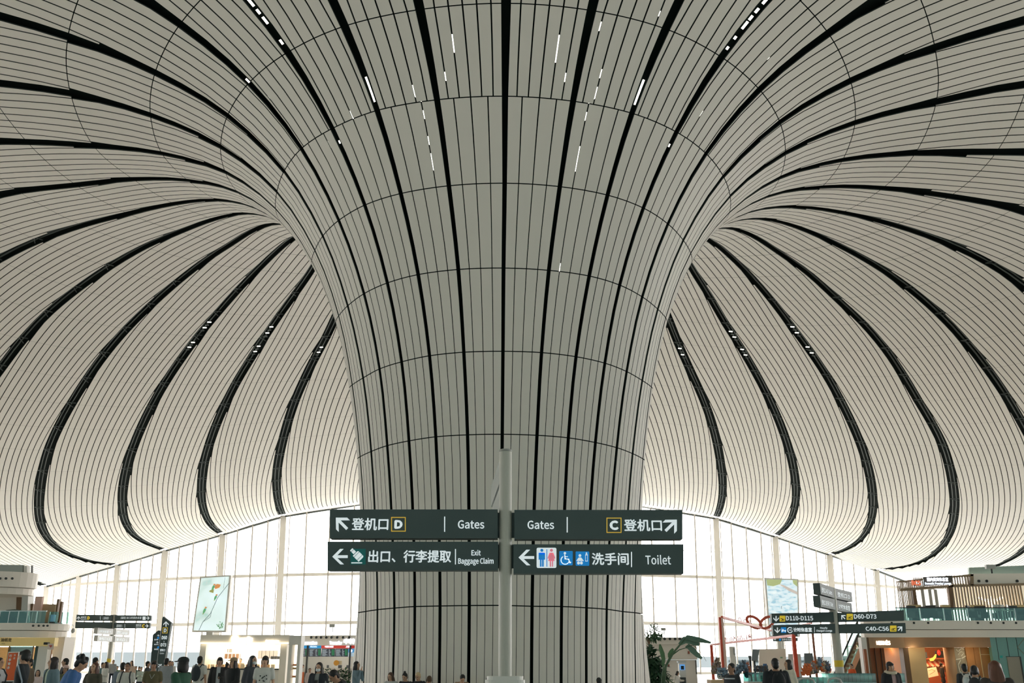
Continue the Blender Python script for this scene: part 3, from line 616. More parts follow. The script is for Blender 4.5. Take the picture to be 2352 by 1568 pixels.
t, F = new('signpost', 'small far signpost with white pole and two black boards behind the red frame', 'signpost', 1803, 78)
F = Face(t, 77.8)
MB().cyl((0, .2, 0), (0, .2, zat(1455, 78)), .1, seg=12).build('pole', M_white, t)
bd(F, t, [(1775, 1460.5), (1832, 1461), (1832, 1456), (1775, 1455)], .2)
o = bd(F, t, [(1776.5, 1472.5), (1832.5, 1472), (1832.5, 1464), (1776, 1463.5)], .2)
flat(F, 'arrow', M_signlit, o, lambda m: F.arrow(m, 1780, 1468.3, 5, 90))
flat(F, 'pictogram', M_blue, o, lambda m: F.rect(m, 1789.5, 1466, 1794, 1471))
flat(F, 'lettering', M_signlit, o, lambda m: F.text(m, '洗手间 休息', 1796, 1466, 1818, 1471, cap=CJ))

# twin blade-shaped pylons
t, F = new('pylon_sign', 'tall dark blade-shaped pylon with white arrow and yellow framed D', 'sign', 368, 60)
mb = MB(); q = [F.p(*a) for a in ((374.2, 1415.5), (393, 1430), (390, 1447), (374, 1535), (361, 1535), (370.5, 1445), (372.6, 1420))]
q = q[:3] + [(F.p(372, 1535)[0], 0), (F.p(359, 1535)[0], 0)] + q[5:]
mb.prism(q, 0, .35); body = mb.build('panel', M_sign, t)
flat(F, 'arrow', M_signlit, body, lambda m: F.arrow(m, 381.3, 1432.5, 12.5, 90))
def fr(m):
    for a, b in (((374.5, 1441), (385, 1441)), ((385, 1441), (384, 1453.5)), ((384, 1453.5), (373.3, 1453.5)), ((373.3, 1453.5), (374.5, 1441))): F.line(m, [a, b], 1.1)
flat(F, 'letter_frame', M_yel, body, fr)
flat(F, 'lettering', M_signlit, body, lambda m: F.text(m, 'D', 376.5, 1443.5, 382.5, 1451, .02))
flat(F, 'lettering', M_signlit, body, lambda m: F.text(m, 'D60', 371.3, 1460, 384, 1467.5, .015))
flat(F, 'lettering', M_signlit, body, lambda m: F.rect(m, 376.3, 1471, 377.2, 1475))
flat(F, 'lettering', M_signlit, body, lambda m: F.text(m, 'D73', 369, 1477, 382, 1484, .015))
flat(F, 'lettering', M_signlit, body, lambda m: F.text(m, '登机口', 367.5, 1490, 379.5, 1495, .01, cap=CJ))
flat(F, 'lettering', M_signlit, body, lambda m: F.text(m, 'Gates', 367, 1498, 377, 1501.5))
flat(F, 'lettering', M_signlit, body, lambda m: F.text(m, '2F', 363, 1525, 372, 1531.5, .01))
t2, F = new('pylon_sign', 'shorter dark blade-shaped pylon with small pictograms left of the framed D', 'sign', 354, 60.5)
mb = MB(); q = [F.p(*a) for a in ((351, 1457), (363.5, 1447.3), (369, 1448.5), (361, 1535))]
mb.prism([q[0], q[1], q[2], (F.p(358, 1535)[0], 0), (F.p(346.5, 1535)[0], 0)], 0, .3); body = mb.build('panel', M_sign, t2)
flat(F, 'arrow', M_signlit, body, lambda m: F.arrow(m, 363.5, 1459, 5, 90))
for y, mm in ((1464, M_blue), (1486, M_blue)): flat(F, 'pictogram', mm, body, lambda m: F.rect(m, 361, y-2, 365.5, y+2.5))
flat(F, 'arrow', M_signlit, body, lambda m: F.arrow(m, 361.5, 1475, 5, 90))
for y, s in ((1470, '洗手间'), (1481, '出口'), (1492, '休息室')): flat(F, 'lettering', M_signlit, body, lambda m: F.text(m, s, 354, y-3, 363.5, y, .01, cap=CJ))

# ------------------------------------------------------------------ hanging picture screens
def screen_mat(name, cols, scale, emit=1.0, stretch=(1, 1, 1)):
    m = bpy.data.materials.new(name); m.use_nodes = True; n = m.node_tree.nodes; l = m.node_tree.links; b = n['Principled BSDF']
    tcn = n.new('ShaderNodeTexCoord'); mp = n.new('ShaderNodeMapping'); mp.inputs['Scale'].default_value = stretch
    t = n.new('ShaderNodeTexNoise'); t.inputs['Scale'].default_value = scale; t.inputs['Detail'].default_value = 5
    r = n.new('ShaderNodeValToRGB'); e = r.color_ramp.elements
    while len(e) < len(cols): e.new(.5)
    for i, (p, c) in enumerate(cols): e[i].position = p; e[i].color = lin([x/255 for x in c]) + (1,)
    l.new(tcn.outputs['Object'], mp.inputs[0]); l.new(mp.outputs[0], t.inputs['Vector']); l.new(t.outputs['Fac'], r.inputs[0])
    l.new(r.outputs[0], b.inputs['Base Color']); l.new(r.outputs[0], b.inputs['Emission Color']); b.inputs['Emission Strength'].default_value = emit
    b.inputs['Base Color'].default_value = (.1, .1, .1, 1)
    MATS[name] = m; return m
def pic(name, c, e=.75): return mat('screen_'+name, c, .5, emit=e)
t, F = new('picture_screen', 'tall lit screen showing small birds on twigs against pale sky', 'screen', 485, 78)
M_fr = mat('screen_frame', (244, 239, 232), .5)
mb = MB(); F.b4(mb, [(440.5, 1451), (518.5, 1451.5), (530.5, 1320), (459.5, 1324.5)], .5); mb.build('frame', M_fr, t)
mb = MB(); mb.bar((at(480, 1452, 78).x - t.location.x, .3, 0), (at(480, 1452, 78).x - t.location.x, .3, zat(1451, 78)), .5, .4, up=(0, 1, 0)); mb.build('stand', M_white, t)
sc = MB(); F.poly(sc, [(444.5, 1447), (515, 1447.5), (526, 1323.5), (462.5, 1327.5)], .01)
scr = sc.build('picture', screen_mat('bird_sky', [(.30, (150, 186, 176)), (.46, (214, 234, 232)), (.62, (226, 244, 250))], .55, .75), t, fix=False)
G1, G2, OR, BL, DK = pic('green', (96, 160, 110)), pic('olive', (150, 150, 90)), pic('orange', (206, 140, 84)), pic('cyan', (70, 180, 200)), pic('dark', (60, 70, 70))
def bird(cx, cy, s, fly):
    m = MB()
    m.m = 1; F.poly(m, [(cx-.1*s, cy+.2*s), (cx+.1*s, cy+.3*s), (cx-.75*s, cy+1.5*s), (cx-.95*s, cy+1.35*s)], .02)
    m.m = 0; F.poly(m, [(cx-.35*s+.5*s*math.cos(a)*.75 - .3*s*math.sin(a), cy+.35*s+.8*s*math.sin(a)) for a in [2*PI*i/12 for i in range(12)]], .025)
    m.m = 2; F.disc(m, cx+.02*s, cy-.48*s, .3*s, .03)
    m.m = 3; F.poly(m, [(cx-.1*s, cy-.25*s), (cx+.28*s, cy-.2*s), (cx+.1*s, cy+.15*s)], .035)
    m.m = 4; F.poly(m, [(cx+.2*s, cy-.58*s), (cx+.75*s, cy-.72*s), (cx+.2*s, cy-.45*s)], .035)
    if fly:
        m.m = 2; F.poly(m, [(cx-.2*s, cy-.1*s), (cx+.9*s, cy-.75*s), (cx+2.0*s, cy-.5*s), (cx+1.6*s, cy+.4*s), (cx+.3*s, cy+.9*s)], .02)
        m.m = 1; F.poly(m, [(cx-.6*s, cy+.9*s), (cx-.1*s, cy+.9*s), (cx-.3*s, cy+2.1*s), (cx-1.6*s, cy+1.7*s), (cx-1.5*s, cy+1.3*s)], .02)
    m.build('picture_bird', [G1, G2, OR, BL, DK], scr, fix=False)
bird(492.5, 1346, 7.5, True); bird(497.5, 1369.5, 7, False); bird(472.5, 1399, 8, False)
def twig(m):
    F.line(m, [(457, 1447), (466, 1428), (484, 1408), (500, 1372), (526, 1339)], 1.1, .015); F.line(m, [(486, 1404), (483, 1417), (467, 1427)], .7, .015); F.line(m, [(513, 1352), (517, 1326)], .5, .015)
flat(F, 'picture_twig', DK, scr, twig)
def lf(m):
    for i in range(22):
        a = random.uniform(-2.6, -.4); r = random.uniform(3, 17); x, y = 507 + r*math.cos(a)*.7, 1446 + r*math.sin(a)*1.25
        a2 = random.uniform(0, PI); s = 4
        if x > 513.5 + (1447-y)*.08: continue
        F.poly(m, [(x-s*math.cos(a2), y-s*math.sin(a2)), (x+1*math.sin(a2), y-1*math.cos(a2)), (x+s*.6*math.cos(a2), y+s*.6*math.sin(a2)), (x-1*math.sin(a2), y+1*math.cos(a2))], .02+.0005*i)
flat(F, 'picture_leaves', pic('leaf', (100, 140, 100)), scr, lf)
t, F = new('picture_screen', 'tall lit screen showing rippled pale water and a shore above', 'screen', 1798, 80)
mb = MB(); F.b4(mb, [(1767, 1462), (1837.5, 1462), (1834, 1329), (1756, 1326.5)], .5); mb.build('frame', M_fr, t)
mb = MB(); mb.bar((0, .3, 0), (0, .3, zat(1461, 80)), .5, .4, up=(0, 1, 0)); mb.build('stand', M_white, t)
sc = MB(); F.poly(sc, [(1770, 1459), (1834, 1459), (1830.5, 1332), (1759.5, 1330)], .01)
scr = sc.build('picture', screen_mat('water', [(.36, (160, 196, 214)), (.5, (206, 228, 238)), (.64, (232, 242, 244))], 2.2, .75, (1, 1, 2.4)), t, fix=False)
bank, sand_ = pic('bank', (168, 178, 126)), pic('sand', (196, 186, 178))
if 1:
    m = MB(); F.poly(m, [(1760, 1330.2), (1796, 1331), (1792, 1341), (1776, 1346), (1762, 1344)], .02); m.build('picture_bank', bank, scr, fix=False)
    m = MB(); F.poly(m, [(1788, 1341), (1800, 1343), (1832, 1359), (1832, 1366), (1812, 1357)], .02); m.build('picture_sand', sand_, scr, fix=False)
    m = MB(); F.poly(m, [(1820, 1332), (1830.5, 1332), (1831, 1347), (1822, 1340)], .025); m.build('picture_bank', bank, scr, fix=False)
    m = MB(); F.poly(m, [(1794, 1392), (1795.5, 1391), (1795, 1395), (1796, 1399), (1794.3, 1397)], .03); m.build('picture_bird', DK, scr, fix=False)

# ------------------------------------------------------------------ right-hand building: shops below, balcony and lounge above
M_beige = mat('warm_white_wall', (243, 236, 226), .55)
M_tan = mat('tan_fascia', (176, 142, 108), .5, noise=.06, nscale=1.5)
M_wood = mat('warm_wood', (168, 118, 66), .45, noise=.22, nscale=2.2)
M_dkwood = mat('dark_wood', (120, 88, 58), .5, noise=.15, nscale=2.0)
M_black = mat('black_matt', (34, 36, 36), .6)
M_dark = mat('charcoal', (58, 62, 62), .6)
M_railg = glass_mat('rail_glass', (196, 224, 216), .12)
M_chrome = mat('brushed_metal', (190, 192, 190), .3, .8)
M_lampw = mat('warm_lamp', (255, 226, 180), .5, emit=6)
M_lampc = mat('cool_lamp', (255, 250, 240), .5, emit=6)
def glow(parent, loc, power, color, size=.6, name='shop_lamp'):
    l = bpy.data.lights.new(name, 'POINT'); l.energy = power; l.color = color; l.shadow_soft_size = size
    o = bpy.data.objects.new(name, l); COL.objects.link(o); o.parent = parent; o.location = loc; return o
YR = 55
rb, F = new('gallery', 'long pale right-hand balcony slab with round vents above the shop fronts', 'balcony', 2200, YR)
mb = MB()
ox = rb.location.x
zT, zM, zB = zat(1424.5, YR), zat(1446, YR), zat(1463, YR)
xl = at(1990, 1445, YR).x - ox; xr = xl + 40; rad = (zT-zB)*.9
def slab(mb, z0, z1, y0):
    pts = [(xl + 5.5, y0 + 9), (xl + 1.6, y0 + 4.2), (xl + .5, y0 + 2.2), (xl + .12, y0 + 1.2), (xl + .1, y0 + .6), (xl + .4, y0 + .15), (xl + 1.1, y0), (xr, y0), (xr, y0+9)]
    mb.prism(pts, z0, z1, 'XY')
slab(mb, zM+.03, zT, 0); slab(mb, zB, zM, .12)
mb.build('slab', M_beige, rb)
for px in (2048, 2099, 2131.6, 2246, 2275.6, 2304.6, 2333.5):
    v = MB(); a = F.p(px, 1430); v.cyl((a[0], -.03, a[1]), (a[0], .05, a[1]), .06, seg=14); v.build('vent', M_black, rb)
# glass balustrade on the slab edge
gx0, gx1 = at(2062, 1400, YR).x - ox, xr
zR = zat(1395.5, YR)
for i in range(12):
    a = gx0 + (gx1-gx0)*i/12*.42; b = gx0 + (gx1-gx0)*(i+1)/12*.42
    MB().box(((a+b)/2, .25, (zT+zR)/2), (b-a-.03, .03, zR-zT)).build('glass_panel', M_railg, rb)
    MB().box((a, .25, (zT+zR)/2), (.05, .06, zR-zT)).build('rail_post', M_chrome, rb)
MB().bar((gx0, .25, zR+.02), (gx1, .25, zR+.02), .07, .05).build('handrail', M_dark, rb)
# shop fronts under the slab
def shop(name, label, cat, px0, px1, Y, h0, fn):
    t, F = new(name, label, cat, (px0+px1)/2, Y); fn(t, F); return t
def hermes(t, F):
    q = MB(); F.bx(q, 2000, 2083, zat(1487, YR), zB, .6, .3); q.build('fascia', M_tan, t)
    q = MB(); F.bx(q, 2078, 2090, 0, zat(1487, YR), .6, .3); q.build('pillar', M_dkwood, t); q = MB(); F.bx(q, 1996, 2001, 0, zB, .6, .3); q.build('pillar', M_dkwood, t)
    q = MB(); F.bx(q, 1984, 1996, 0, zB, .5, .3); q.build('white_pillar', M_white, t)
    q = MB(); F.bx(q, 1987, 1993.5, 0, zat(1490, YR), .3, .15); q.build('copper_panel', mat('copper_panel', (170, 100, 64), .5), t)
    q = MB(); F.bx(q, 2001, 2034, 0, zat(1487, YR), .12, 1.2); q.build('shutter', mat('brown_shutter', (150, 88, 44), .5, noise=.1), t)
    q = MB(); F.bx(q, 2012, 2012.8, 0, zat(1487, YR), .06, 1.1); F.bx(q, 2026, 2027, 0, zat(1487, YR), .06, 1.1); q.build('shutter_seam', M_black, t)
    q = MB(); F.bx(q, 2004, 2086, 0, zB, .2, 4.6); F.bx(q, 2074, 2084, 0, zB, 4, .9); q.build('back_wall', mat('orange_wall', (232, 160, 96), .6), t)
    q = MB(); F.bx(q, 2034, 2080, zat(1487, YR)+.02, zat(1487, YR)+.08, 4.5, .6); q.build('inner_ceiling', M_beige, t)
    flat(Face(t, YR+.28), 'lettering', mat('glow_letter', (255, 248, 232), .5, emit=3), t, lambda m: Face(t, YR+.28).text(m, 'HERMÈS', 2014, 1472, 2044, 1480, .03))
    for px in (2050, 2066): glow(t, (at(px, 1521, YR+2.4).x - t.location.x, 2.4, 2.3), 75, (1, .62, .3))
    q = MB()
    for i in range(5): q.box((at(2050+i*5, 1521, YR+4.4).x - t.location.x, 4.4, 1.0), (.35, .3, .5))
    q.build('display_shelf', M_dkwood, t)
shop('boutique', 'warm orange-lit boutique with tan fascia and glowing white name', 'shop', 1996, 2083, YR, 0, hermes)
def cafe(t, F):
    zh = zat(1486, YR)
    q = MB(); F.bx(q, 2083, 2282, zh, zB, .5, .35); q.build('fascia', mat('cafe_fascia', (158, 124, 92), .5, noise=.06), t)
    gold = mat('gold_wall', (206, 182, 136), .4, noise=.12, nscale=.8)
    q = MB(); F.bx(q, 2090, 2128, 0, zh, .2, 1.0); q.build('gold_wall', gold, t)
    q = MB(); F.bx(q, 2112, 2196, 0, zB, .2, 4.5); q.build('back_wall', mat('cafe_back', (150, 96, 62), .6, noise=.2), t)
    q = MB(); x = at(2183, 1521, YR+1).x - t.location.x; q.smooth = True; q.cyl((x, 1.0, 0), (x, 1.0, zh), .29, seg=20); q.build('round_pillar', M_tan, t)
    q = MB(); F.bx(q, 2194, 2222, 0, zh, .15, .9); q.build('art_panel', mat('art_grey', (150, 142, 124), .4, noise=.15), t)
    m = MB(); Fa = Face(t, YR+.88)
    Fa.line(m, [(2196, 1491), (2201, 1496), (2207, 1489), (2214, 1490)], 1.6); Fa.line(m, [(2201, 1503), (2204, 1497), (2210, 1496), (2213, 1500), (2208, 1506)], 1.6)
    Fa.line(m, [(2196, 1514), (2208, 1512), (2220, 1505), (2221, 1528), (2212, 1540)], 2.2); Fa.line(m, [(2206, 1516), (2201, 1526), (2204, 1540), (2210, 1552)], 2.0)
    m.build('art_swirl', mat('art_white', (226, 226, 214), .5), t, fix=False)
    for i, (a, b) in enumerate(((2222, 2240), (2241, 2254), (2255, 2281))):
        q = MB(); F.bx(q, a, b, 0, zh, .15, .8); q.build('wood_panel', M_wood, t)
    q = MB(); F.bx(q, 2254, 2255.5, 0, zh, .05, .75); F.bx(q, 2255, 2281, zat(1503, YR), zat(1501.5, YR), .05, .75); q.build('panel_frame', gold, t)
    # stall inside
    aw = MB(); aw_y = 2.9
    x0, x1 = at(2127, 1521, YR+2.9).x - t.location.x, at(2174, 1521, YR+2.9).x - t.location.x
    for i in range(8):
        aw.m = i % 2; a = x0 + (x1-x0)*i/8; b = x0 + (x1-x0)*(i+1)/8
        aw.add([(a, aw_y+.5, zat(1517, YR+2.9)), (b, aw_y+.5, zat(1517, YR+2.9)), (b, aw_y, zat(1529, YR+2.9)), (a, aw_y, zat(1529, YR+2.9)), ((a+b)/2, aw_y, zat(1531.5, YR+2.9))], [(0, 1, 2, 3), (3, 2, 4)])
    aw.build('awning', [mat('awning_cream', (240, 214, 180), .6), mat('awning_red', (206, 110, 84), .6)], t)
    q = MB(); F.bx(q, 2128, 2174, zat(1513, YR), zat(1510, YR), .5, 2.9); F.bx(q, 2128, 2174, .2, zat(1545, YR), .8, 3.0); q.build('stall_counter', mat('stall_red', (176, 92, 60), .6), t)
    mn = MB(); Fm = Face(t, YR+2.4); Fm.b4(mn, [(2133, 1556), (2156, 1551), (2150, 1531), (2127, 1535)], .05); mn.build('menu_board', mat('menu_cream', (246, 226, 180), .5, emit=.25), t)
    m = MB(); Fm = Face(t, YR+2.38); Fm.line(m, [(2132, 1540), (2140, 1537), (2148, 1540), (2140, 1546), (2135, 1548)], .8); m.build('menu_drawing', mat('menu_ink', (190, 150, 90), .6), t, fix=False)
    m = MB(); Fb = Face(t, YR+2.5); Fb.poly(m, [(2134, 1513), (2143, 1509), (2148, 1502), (2151, 1502), (2150, 1510), (2144, 1517), (2137, 1518)]); m.build('yellow_sign', mat('banana_yellow', (240, 196, 90), .5, emit=.3), t, fix=False)
    q = MB(); x = at(2159.5, 1521, YR+3).x - t.location.x; q.ell((x, 3, zat(1498.5, YR+3)), (.1, .1, .16)); q.build('red_lantern', mat('lantern_red', (220, 50, 36), .5, emit=.6), t)
    q = MB(); F.bx(q, 2127, 2132, zat(1511, YR), zat(1496, YR), .1, 2.9); F.bx(q, 2152, 2170, zat(1509, YR), zat(1493, YR), .1, 3.3); q.build('dark_poster', M_dark, t)
    glow(t, (at(2150, 1521, YR+1.9).x - t.location.x, 1.9, 2.35), 70, (1, .74, .44)); glow(t, (at(2106, 1521, YR).x - t.location.x, .3, 2.2), 20, (1, .8, .5), .3)
    glow(t, (at(2238, 1521, YR).x - t.location.x, .1, 1.9), 14, (1, .74, .4), .3); glow(t, (at(2165, 1521, YR).x - t.location.x, 2.0, 1.6), 20, (1, .7, .4), .3)
shop('cafe', 'gold and wood cafe front with striped awning, menu board and red lantern', 'shop', 2083, 2282, YR, 0, cafe)
def teal(t, F):
    m_t = mat('teal_glass', (112, 158, 150), .18, spec=.6)
    q = MB(); F.bx(q, 2282, 2420, 0, zB, .3, .35); q.build('wall_panel', m_t, t)
    for px in (2303, 2328, 2350): MB().box((at(px, 1521, YR).x - t.location.x, .34, zB/2+.8), (.02, .02, zB-1.6)).build('panel_seam', M_dark, t)
    q = MB(); F.bx(q, 2315, 2345, 0, zat(1508, YR), .06, .3); q.build('door_leaf', mat('grey_door', (160, 152, 138), .6), t)
    q = MB(); F.bx(q, 2344, 2347, 0, zat(1507, YR), .08, .28); F.bx(q, 2314, 2347, zat(1508, YR), zat(1507, YR), .08, .28); q.build('door_frame', M_dark, t)
    m = MB(); Ft = Face(t, YR+.33); Ft.rect(m, 2297, 1505, 2303, 1510.5); m.build('exit_sign', mat('exit_green', (30, 130, 120), .5, emit=.3), t, fix=False)
    m = MB(); Ft.line(m, [(2352, 1467), (2337, 1486), (2352, 1501), (2367, 1486), (2352, 1467)], 1); m.build('diamond_outline', mat('diamond', (120, 108, 76), .5), t, fix=False)
shop('service_wall', 'glossy teal wall with a grey door beside the cafe', 'wall', 2282, 2420, YR, 0, teal)
# lounge behind the balustrade
YL = 63
def lounge(t, F):
    dx = t.location.x
    zf = zT
    zt0 = zat(1320, YL)
    # slat screens
    bronze = mat('bronze_slat', (146, 122, 94), .45, .2)
    def slats(p0, p1, za, zb, step, dy):
        q = MB(); x0 = at(p0, 1400, YL).x - dx; x1 = at(p1, 1400, YL).x - dx; n = int((x1-x0)/step)
        for i in range(n+1): q.box((x0 + (x1-x0)*i/n, dy, (za+zb)/2), (step*.42, .12, zb-za))
        q.build('slat_screen', bronze, t)
    slats(2068, 2108, zf, zat(1333, YL), .10, 0)
    slats(2108, 2190, zat(1352, YL), zat(1326, YL), .10, 0)
    slats(2185, 2233, zat(1343, YL), zat(1321, YL), .16, 0)
    slats(2187, 2352, zf, zat(1344, YL), .19, 0)
    q = MB(); Fq = Face(t, YL-.2)
    Fq.b4(q, [(2066, 1337), (2236, 1322), (2236, 1317.5), (2066, 1333.5)], .35); Fq.b4(q, [(2229, 1344), (2237, 1344), (2236, 1318), (2229, 1318.5)], .3)
    Fq.b4(q, [(2068, 1357), (2190, 1347.5), (2190, 1342.5), (2068, 1351)], .4); Fq.b4(q, [(2186, 1347.5), (2420, 1342), (2420, 1337), (2186, 1342.5)], .3)
    q.build('frame', bronze, t)
    q = MB(); Fq.b4(q, [(2184, 1400), (2192, 1400), (2187, 1345), (2178, 1346)], .3); q.build('post', M_dkwood, t); q = MB(); Fq.b4(q, [(2102, 1400), (2110, 1400), (2103, 1354), (2097, 1355)], .3); q.build('post', M_dkwood, t)
    q = MB(); F.b4(q, [(2109, 1397), (2178, 1395), (2174, 1351), (2106, 1356)], .05); q.build('bright_window', mat('window_white', (246, 244, 238), .5, emit=1.0), t)
    for px in (2120, 2137, 2150): MB().box((at(px, 1375, YL).x - dx, -.05, zat(1375, YL)), (.18, .06, 1.2)).build('mullion', M_mull, t)
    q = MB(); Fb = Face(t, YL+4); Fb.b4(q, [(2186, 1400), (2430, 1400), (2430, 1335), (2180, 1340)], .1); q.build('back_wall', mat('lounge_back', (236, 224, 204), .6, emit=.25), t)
    q = MB(); F.b4(q, [(2236, 1342), (2460, 1340), (2460, 1315.5), (2235, 1317)], 1.2); q.build('upper_beam', M_beige, t)
    for px in (2248, 2266, 2336): v = MB(); a = F.p(px, 1334); v.cyl((a[0], -.05, a[1]), (a[0], .05, a[1]), .09, seg=12); v.build('vent', M_black, t)
    q = MB(); F2 = Face(t, YL+1.5); F2.b4(q, [(2226, 1319), (2460, 1319), (2460, 1294), (2226, 1303)], .2); q.build('glass_parapet', mat('parapet_teal', (160, 180, 172), .3), t)
    Fs = Face(t, YL-.25)
    q = MB(); Fs.b4(q, [(2121, 1345), (2187, 1341), (2187, 1321), (2121, 1324.5)], .1); q.build('sign_panel', mat('sign_brown', (92, 82, 72), .5), t)
    Fs = Face(t, YL-.36)
    flat(Fs, 'lettering', mat('red_letter', (236, 120, 84), .5, emit=.6), t, lambda m: Fs.text(m, 'BCS', 2095, 1333.5, 2113, 1343, .04))
    flat(Fs, 'divider', M_signlit, t, lambda m: Fs.rect(m, 2120, 1330, 2121.5, 1344))
    wl = mat('white_glow', (236, 242, 255), .5, emit=1.2)
    flat(Fs, 'lettering', wl, t, lambda m: Fs.text(m, '国内贵宾休息室', 2130, 1326.5, 2177, 1334.5, .03, cap=CJ))
    flat(Fs, 'lettering', wl, t, lambda m: Fs.text(m, 'Domestic Premier Lounge', 2125, 1337, 2184, 1342, .02))
    q = MB(); x = at(2302, 1380, YL).x - dx
    for i in range(16):
        a = 2*PI*i/16; q.tube([(x, 1.5, zat(1393, YL)), (x + .25*math.cos(a), 1.5+.25*math.sin(a), zat(1378, YL)), (x + .8*math.cos(a), 1.5+.8*math.sin(a), zat(1370, YL) + .1*random.random())], .015, 5)
    q.build('light_branches', M_lampw, t)
    for px in (2270, 2308, 2340): glow(t, (at(px, 1380, YL).x - dx, 2.2, zat(1378, YL)), 35, (1, .85, .6), .3)
shop('lounge', 'upper-floor lounge with bronze slat screens and a lit white name board', 'shop', 2068, 2352, YL, 0, lounge)
t, F = new('security_camera', 'grey box camera on top of the pale beam right of the lounge', 'camera', 2315, YL)
zc_ = zat(1315.5, YL)
MB().box((0, .3, zc_ + .42), (.62, .25, .26)).build('housing', mat('camera_grey', (176, 178, 174), .4), t)
MB().cyl((0.05, .3, zc_), (0.05, .3, zc_+.3), .05).build('bracket', M_dark, t)
t.location.z = 0
# lounge furniture seen through the balustrade
def armchair():
    t = thing('lounge_chair', 'dark lounge chair behind the glass balustrade', 'chair', (0, 0, 0), 0, 'dark chairs behind the balcony glass')
    MB().box((0, 0, .34), (.62, .6, .16)).build('seat', M_dark, t)
    b = MB(); b.box((0, .28, .65), (.62, .12, .6)); b.build('backrest', M_dark, t)
    for sx in (-1, 1): MB().box((sx*.33, 0, .46), (.1, .6, .3)).build('armrest', M_dark, t)
    for sx in (-1, 1):
        for sy in (-1, 1): MB().cyl((sx*.26, sy*.24, 0), (sx*.26, sy*.24, .27), .022, seg=8).build('leg', M_black, t)
    return t
ch0 = armchair()
for i, (px, dy, rz) in enumerate(((2104, 2.5, .4), (2120, 3.6, -.8), (2148, 2.6, 2.2), (2162, 3.8, .2), (2238, 2.6, .9), (2256, 3.5, 2.6), (2338, 2.6, .3), (2300, 4.2, 2.9))):
    o = ch0 if i == 0 else copy_tree(ch0)
    q = at(px, 1420, YR); o.location = (q.x*(YR+dy)/YR, YR+dy, zT); o.rotation_euler.z = rz
def stool():
    t = thing('bar_stool', 'pale framed stool behind the glass balustrade', 'stool', (0, 0, 0), 0, 'pale stools behind the balcony glass')
    MB().box((0, 0, .62), (.36, .36, .06)).build('seat', M_white, t); MB().box((0, .17, .8), (.36, .03, .3)).build('backrest', M_white, t)
    for sx in (-1, 1):
        for sy in (-1, 1): MB().cyl((sx*.15, sy*.15, 0), (sx*.17, sy*.17, .6), .018, seg=6).build('leg', M_chrome, t)
    return t
st0 = stool()
for i, px in enumerate((2296, 2305, 2313, 2325)):
    o = st0 if i == 0 else copy_tree(st0); q = at(px, 1420, YR); o.location = (q.x*(YR+1.6)/YR, YR+1.6, zT); o.rotation_euler.z = .3*i
for px, lab in ((2102, 'leftmost pale wooden box planter on the balcony'), (2175, 'pale wooden box near the brown lounge post'), (2246, 'pale wooden box left of the lit branches'), (2345, 'pale wooden box at the right edge of the balcony')):
    dy = 5.5; k = (YR+dy)/YR
    t = thing('counter_box', lab, 'box', (at(px, 1420, YR).x*k, YR+dy, zT))
    MB().box((0, 0, .45), (.5, .4, .9)).build('plinth', M_dark, t); MB().box((0, 0, 1.02), (.5 + .3*(px % 3)/2, .34, .24)).build('tray', mat('pale_wood', (216, 190, 140), .6), t)
# escalator
t, F = new('escalator', 'grey escalator rising to the right behind the signpost pole', 'escalator', 1965, 64)
e0 = at(1936, 1560, 64); e1 = at(1990, 1458, 64); ox = t.location.x
A0 = Vector((e0.x - ox, 0, 0)); d = Vector((e1.x - e0.x, 0, e1.z - 0)).normalized(); L = (Vector((e1.x, 0, e1.z)) - Vector((e0.x, 0, 0))).length
for dy in (0, 1.3):
    MB().bar(A0 + Vector((0, dy, .95)) - d*.3, A0 + Vector((0, dy, .95)) + d*L, .1, .09, up=(0, 0, 1)).build('handrail', M_dark, t)
    g = MB(); n = Vector((-d.z, 0, d.x)); g.add([A0 + Vector((0, dy, .1)), A0 + Vector((0, dy, .1)) + d*L, A0 + Vector((0, dy, .95)) + d*L, A0 + Vector((0, dy, .95))], [(0, 1, 2, 3)]); g.build('balustrade', glass_mat('dark_glass', (120, 150, 140), .15), t, fix=False)
    MB().bar(A0 + Vector((0, dy, 0)), A0 + Vector((0, dy, 0)) + d*L, .25, .3).build('skirt', M_chrome, t)
tr = MB(); tr.add([A0 + Vector((0, .1, -.1)), A0 + Vector((2.2, .1, -.1)), A0 + d*L + Vector((2.2, .1, -1.2)), A0 + d*L + Vector((0, .1, -.1))], [(0, 1, 2, 3)]); tr.build('truss_side', mat('escalator_green', (64, 84, 80), .4), t, fix=False)
stp = MB()
for i in range(int(L/.32)):
    p = A0 + d*(.32*i); stp.box((p.x+.1, .65, p.z+.02), (.3, 1.1, .12))
stp.build('steps', M_chrome, t)

# ------------------------------------------------------------------ left-hand building
YW = 62
lb, F = new('gallery', 'white rounded balcony slab on the left above a gold shop sign', 'balcony', 60, YW)
ox = lb.location.x
xe = at(143, 1450, YW).x - ox; x0 = xe - 26
def slabL(mb, z0, z1, inset):
    e = xe - inset; r = 3.2
    pts = [(x0, inset), (e - r, inset)] + [(e - r + r*math.sin(PI/2*i/8) - .09*i*i/8, inset + .8*r - .8*r*math.cos(PI/2*i/8)) for i in range(1, 9)] + [(e - 6.8, 11), (x0, 11)]
    mb.prism(pts, z0, z1, 'XY')
z1, z2, z3 = zat(1430, YW), zat(1447.5, YW), zat(1463, YW)
mb = MB(); slabL(mb, z2+.03, z1, 0); slabL(mb, z3, z2, .15); mb.build('slab', M_beige, lb)
for px in (76, 89, 100, 109): v = MB(); a = F.p(px, 1436.5); v.cyl((a[0], -.03, a[1]), (a[0], .05, a[1]), .065, seg=14); v.build('vent', M_dark, lb)
zg = zat(1403, YW)
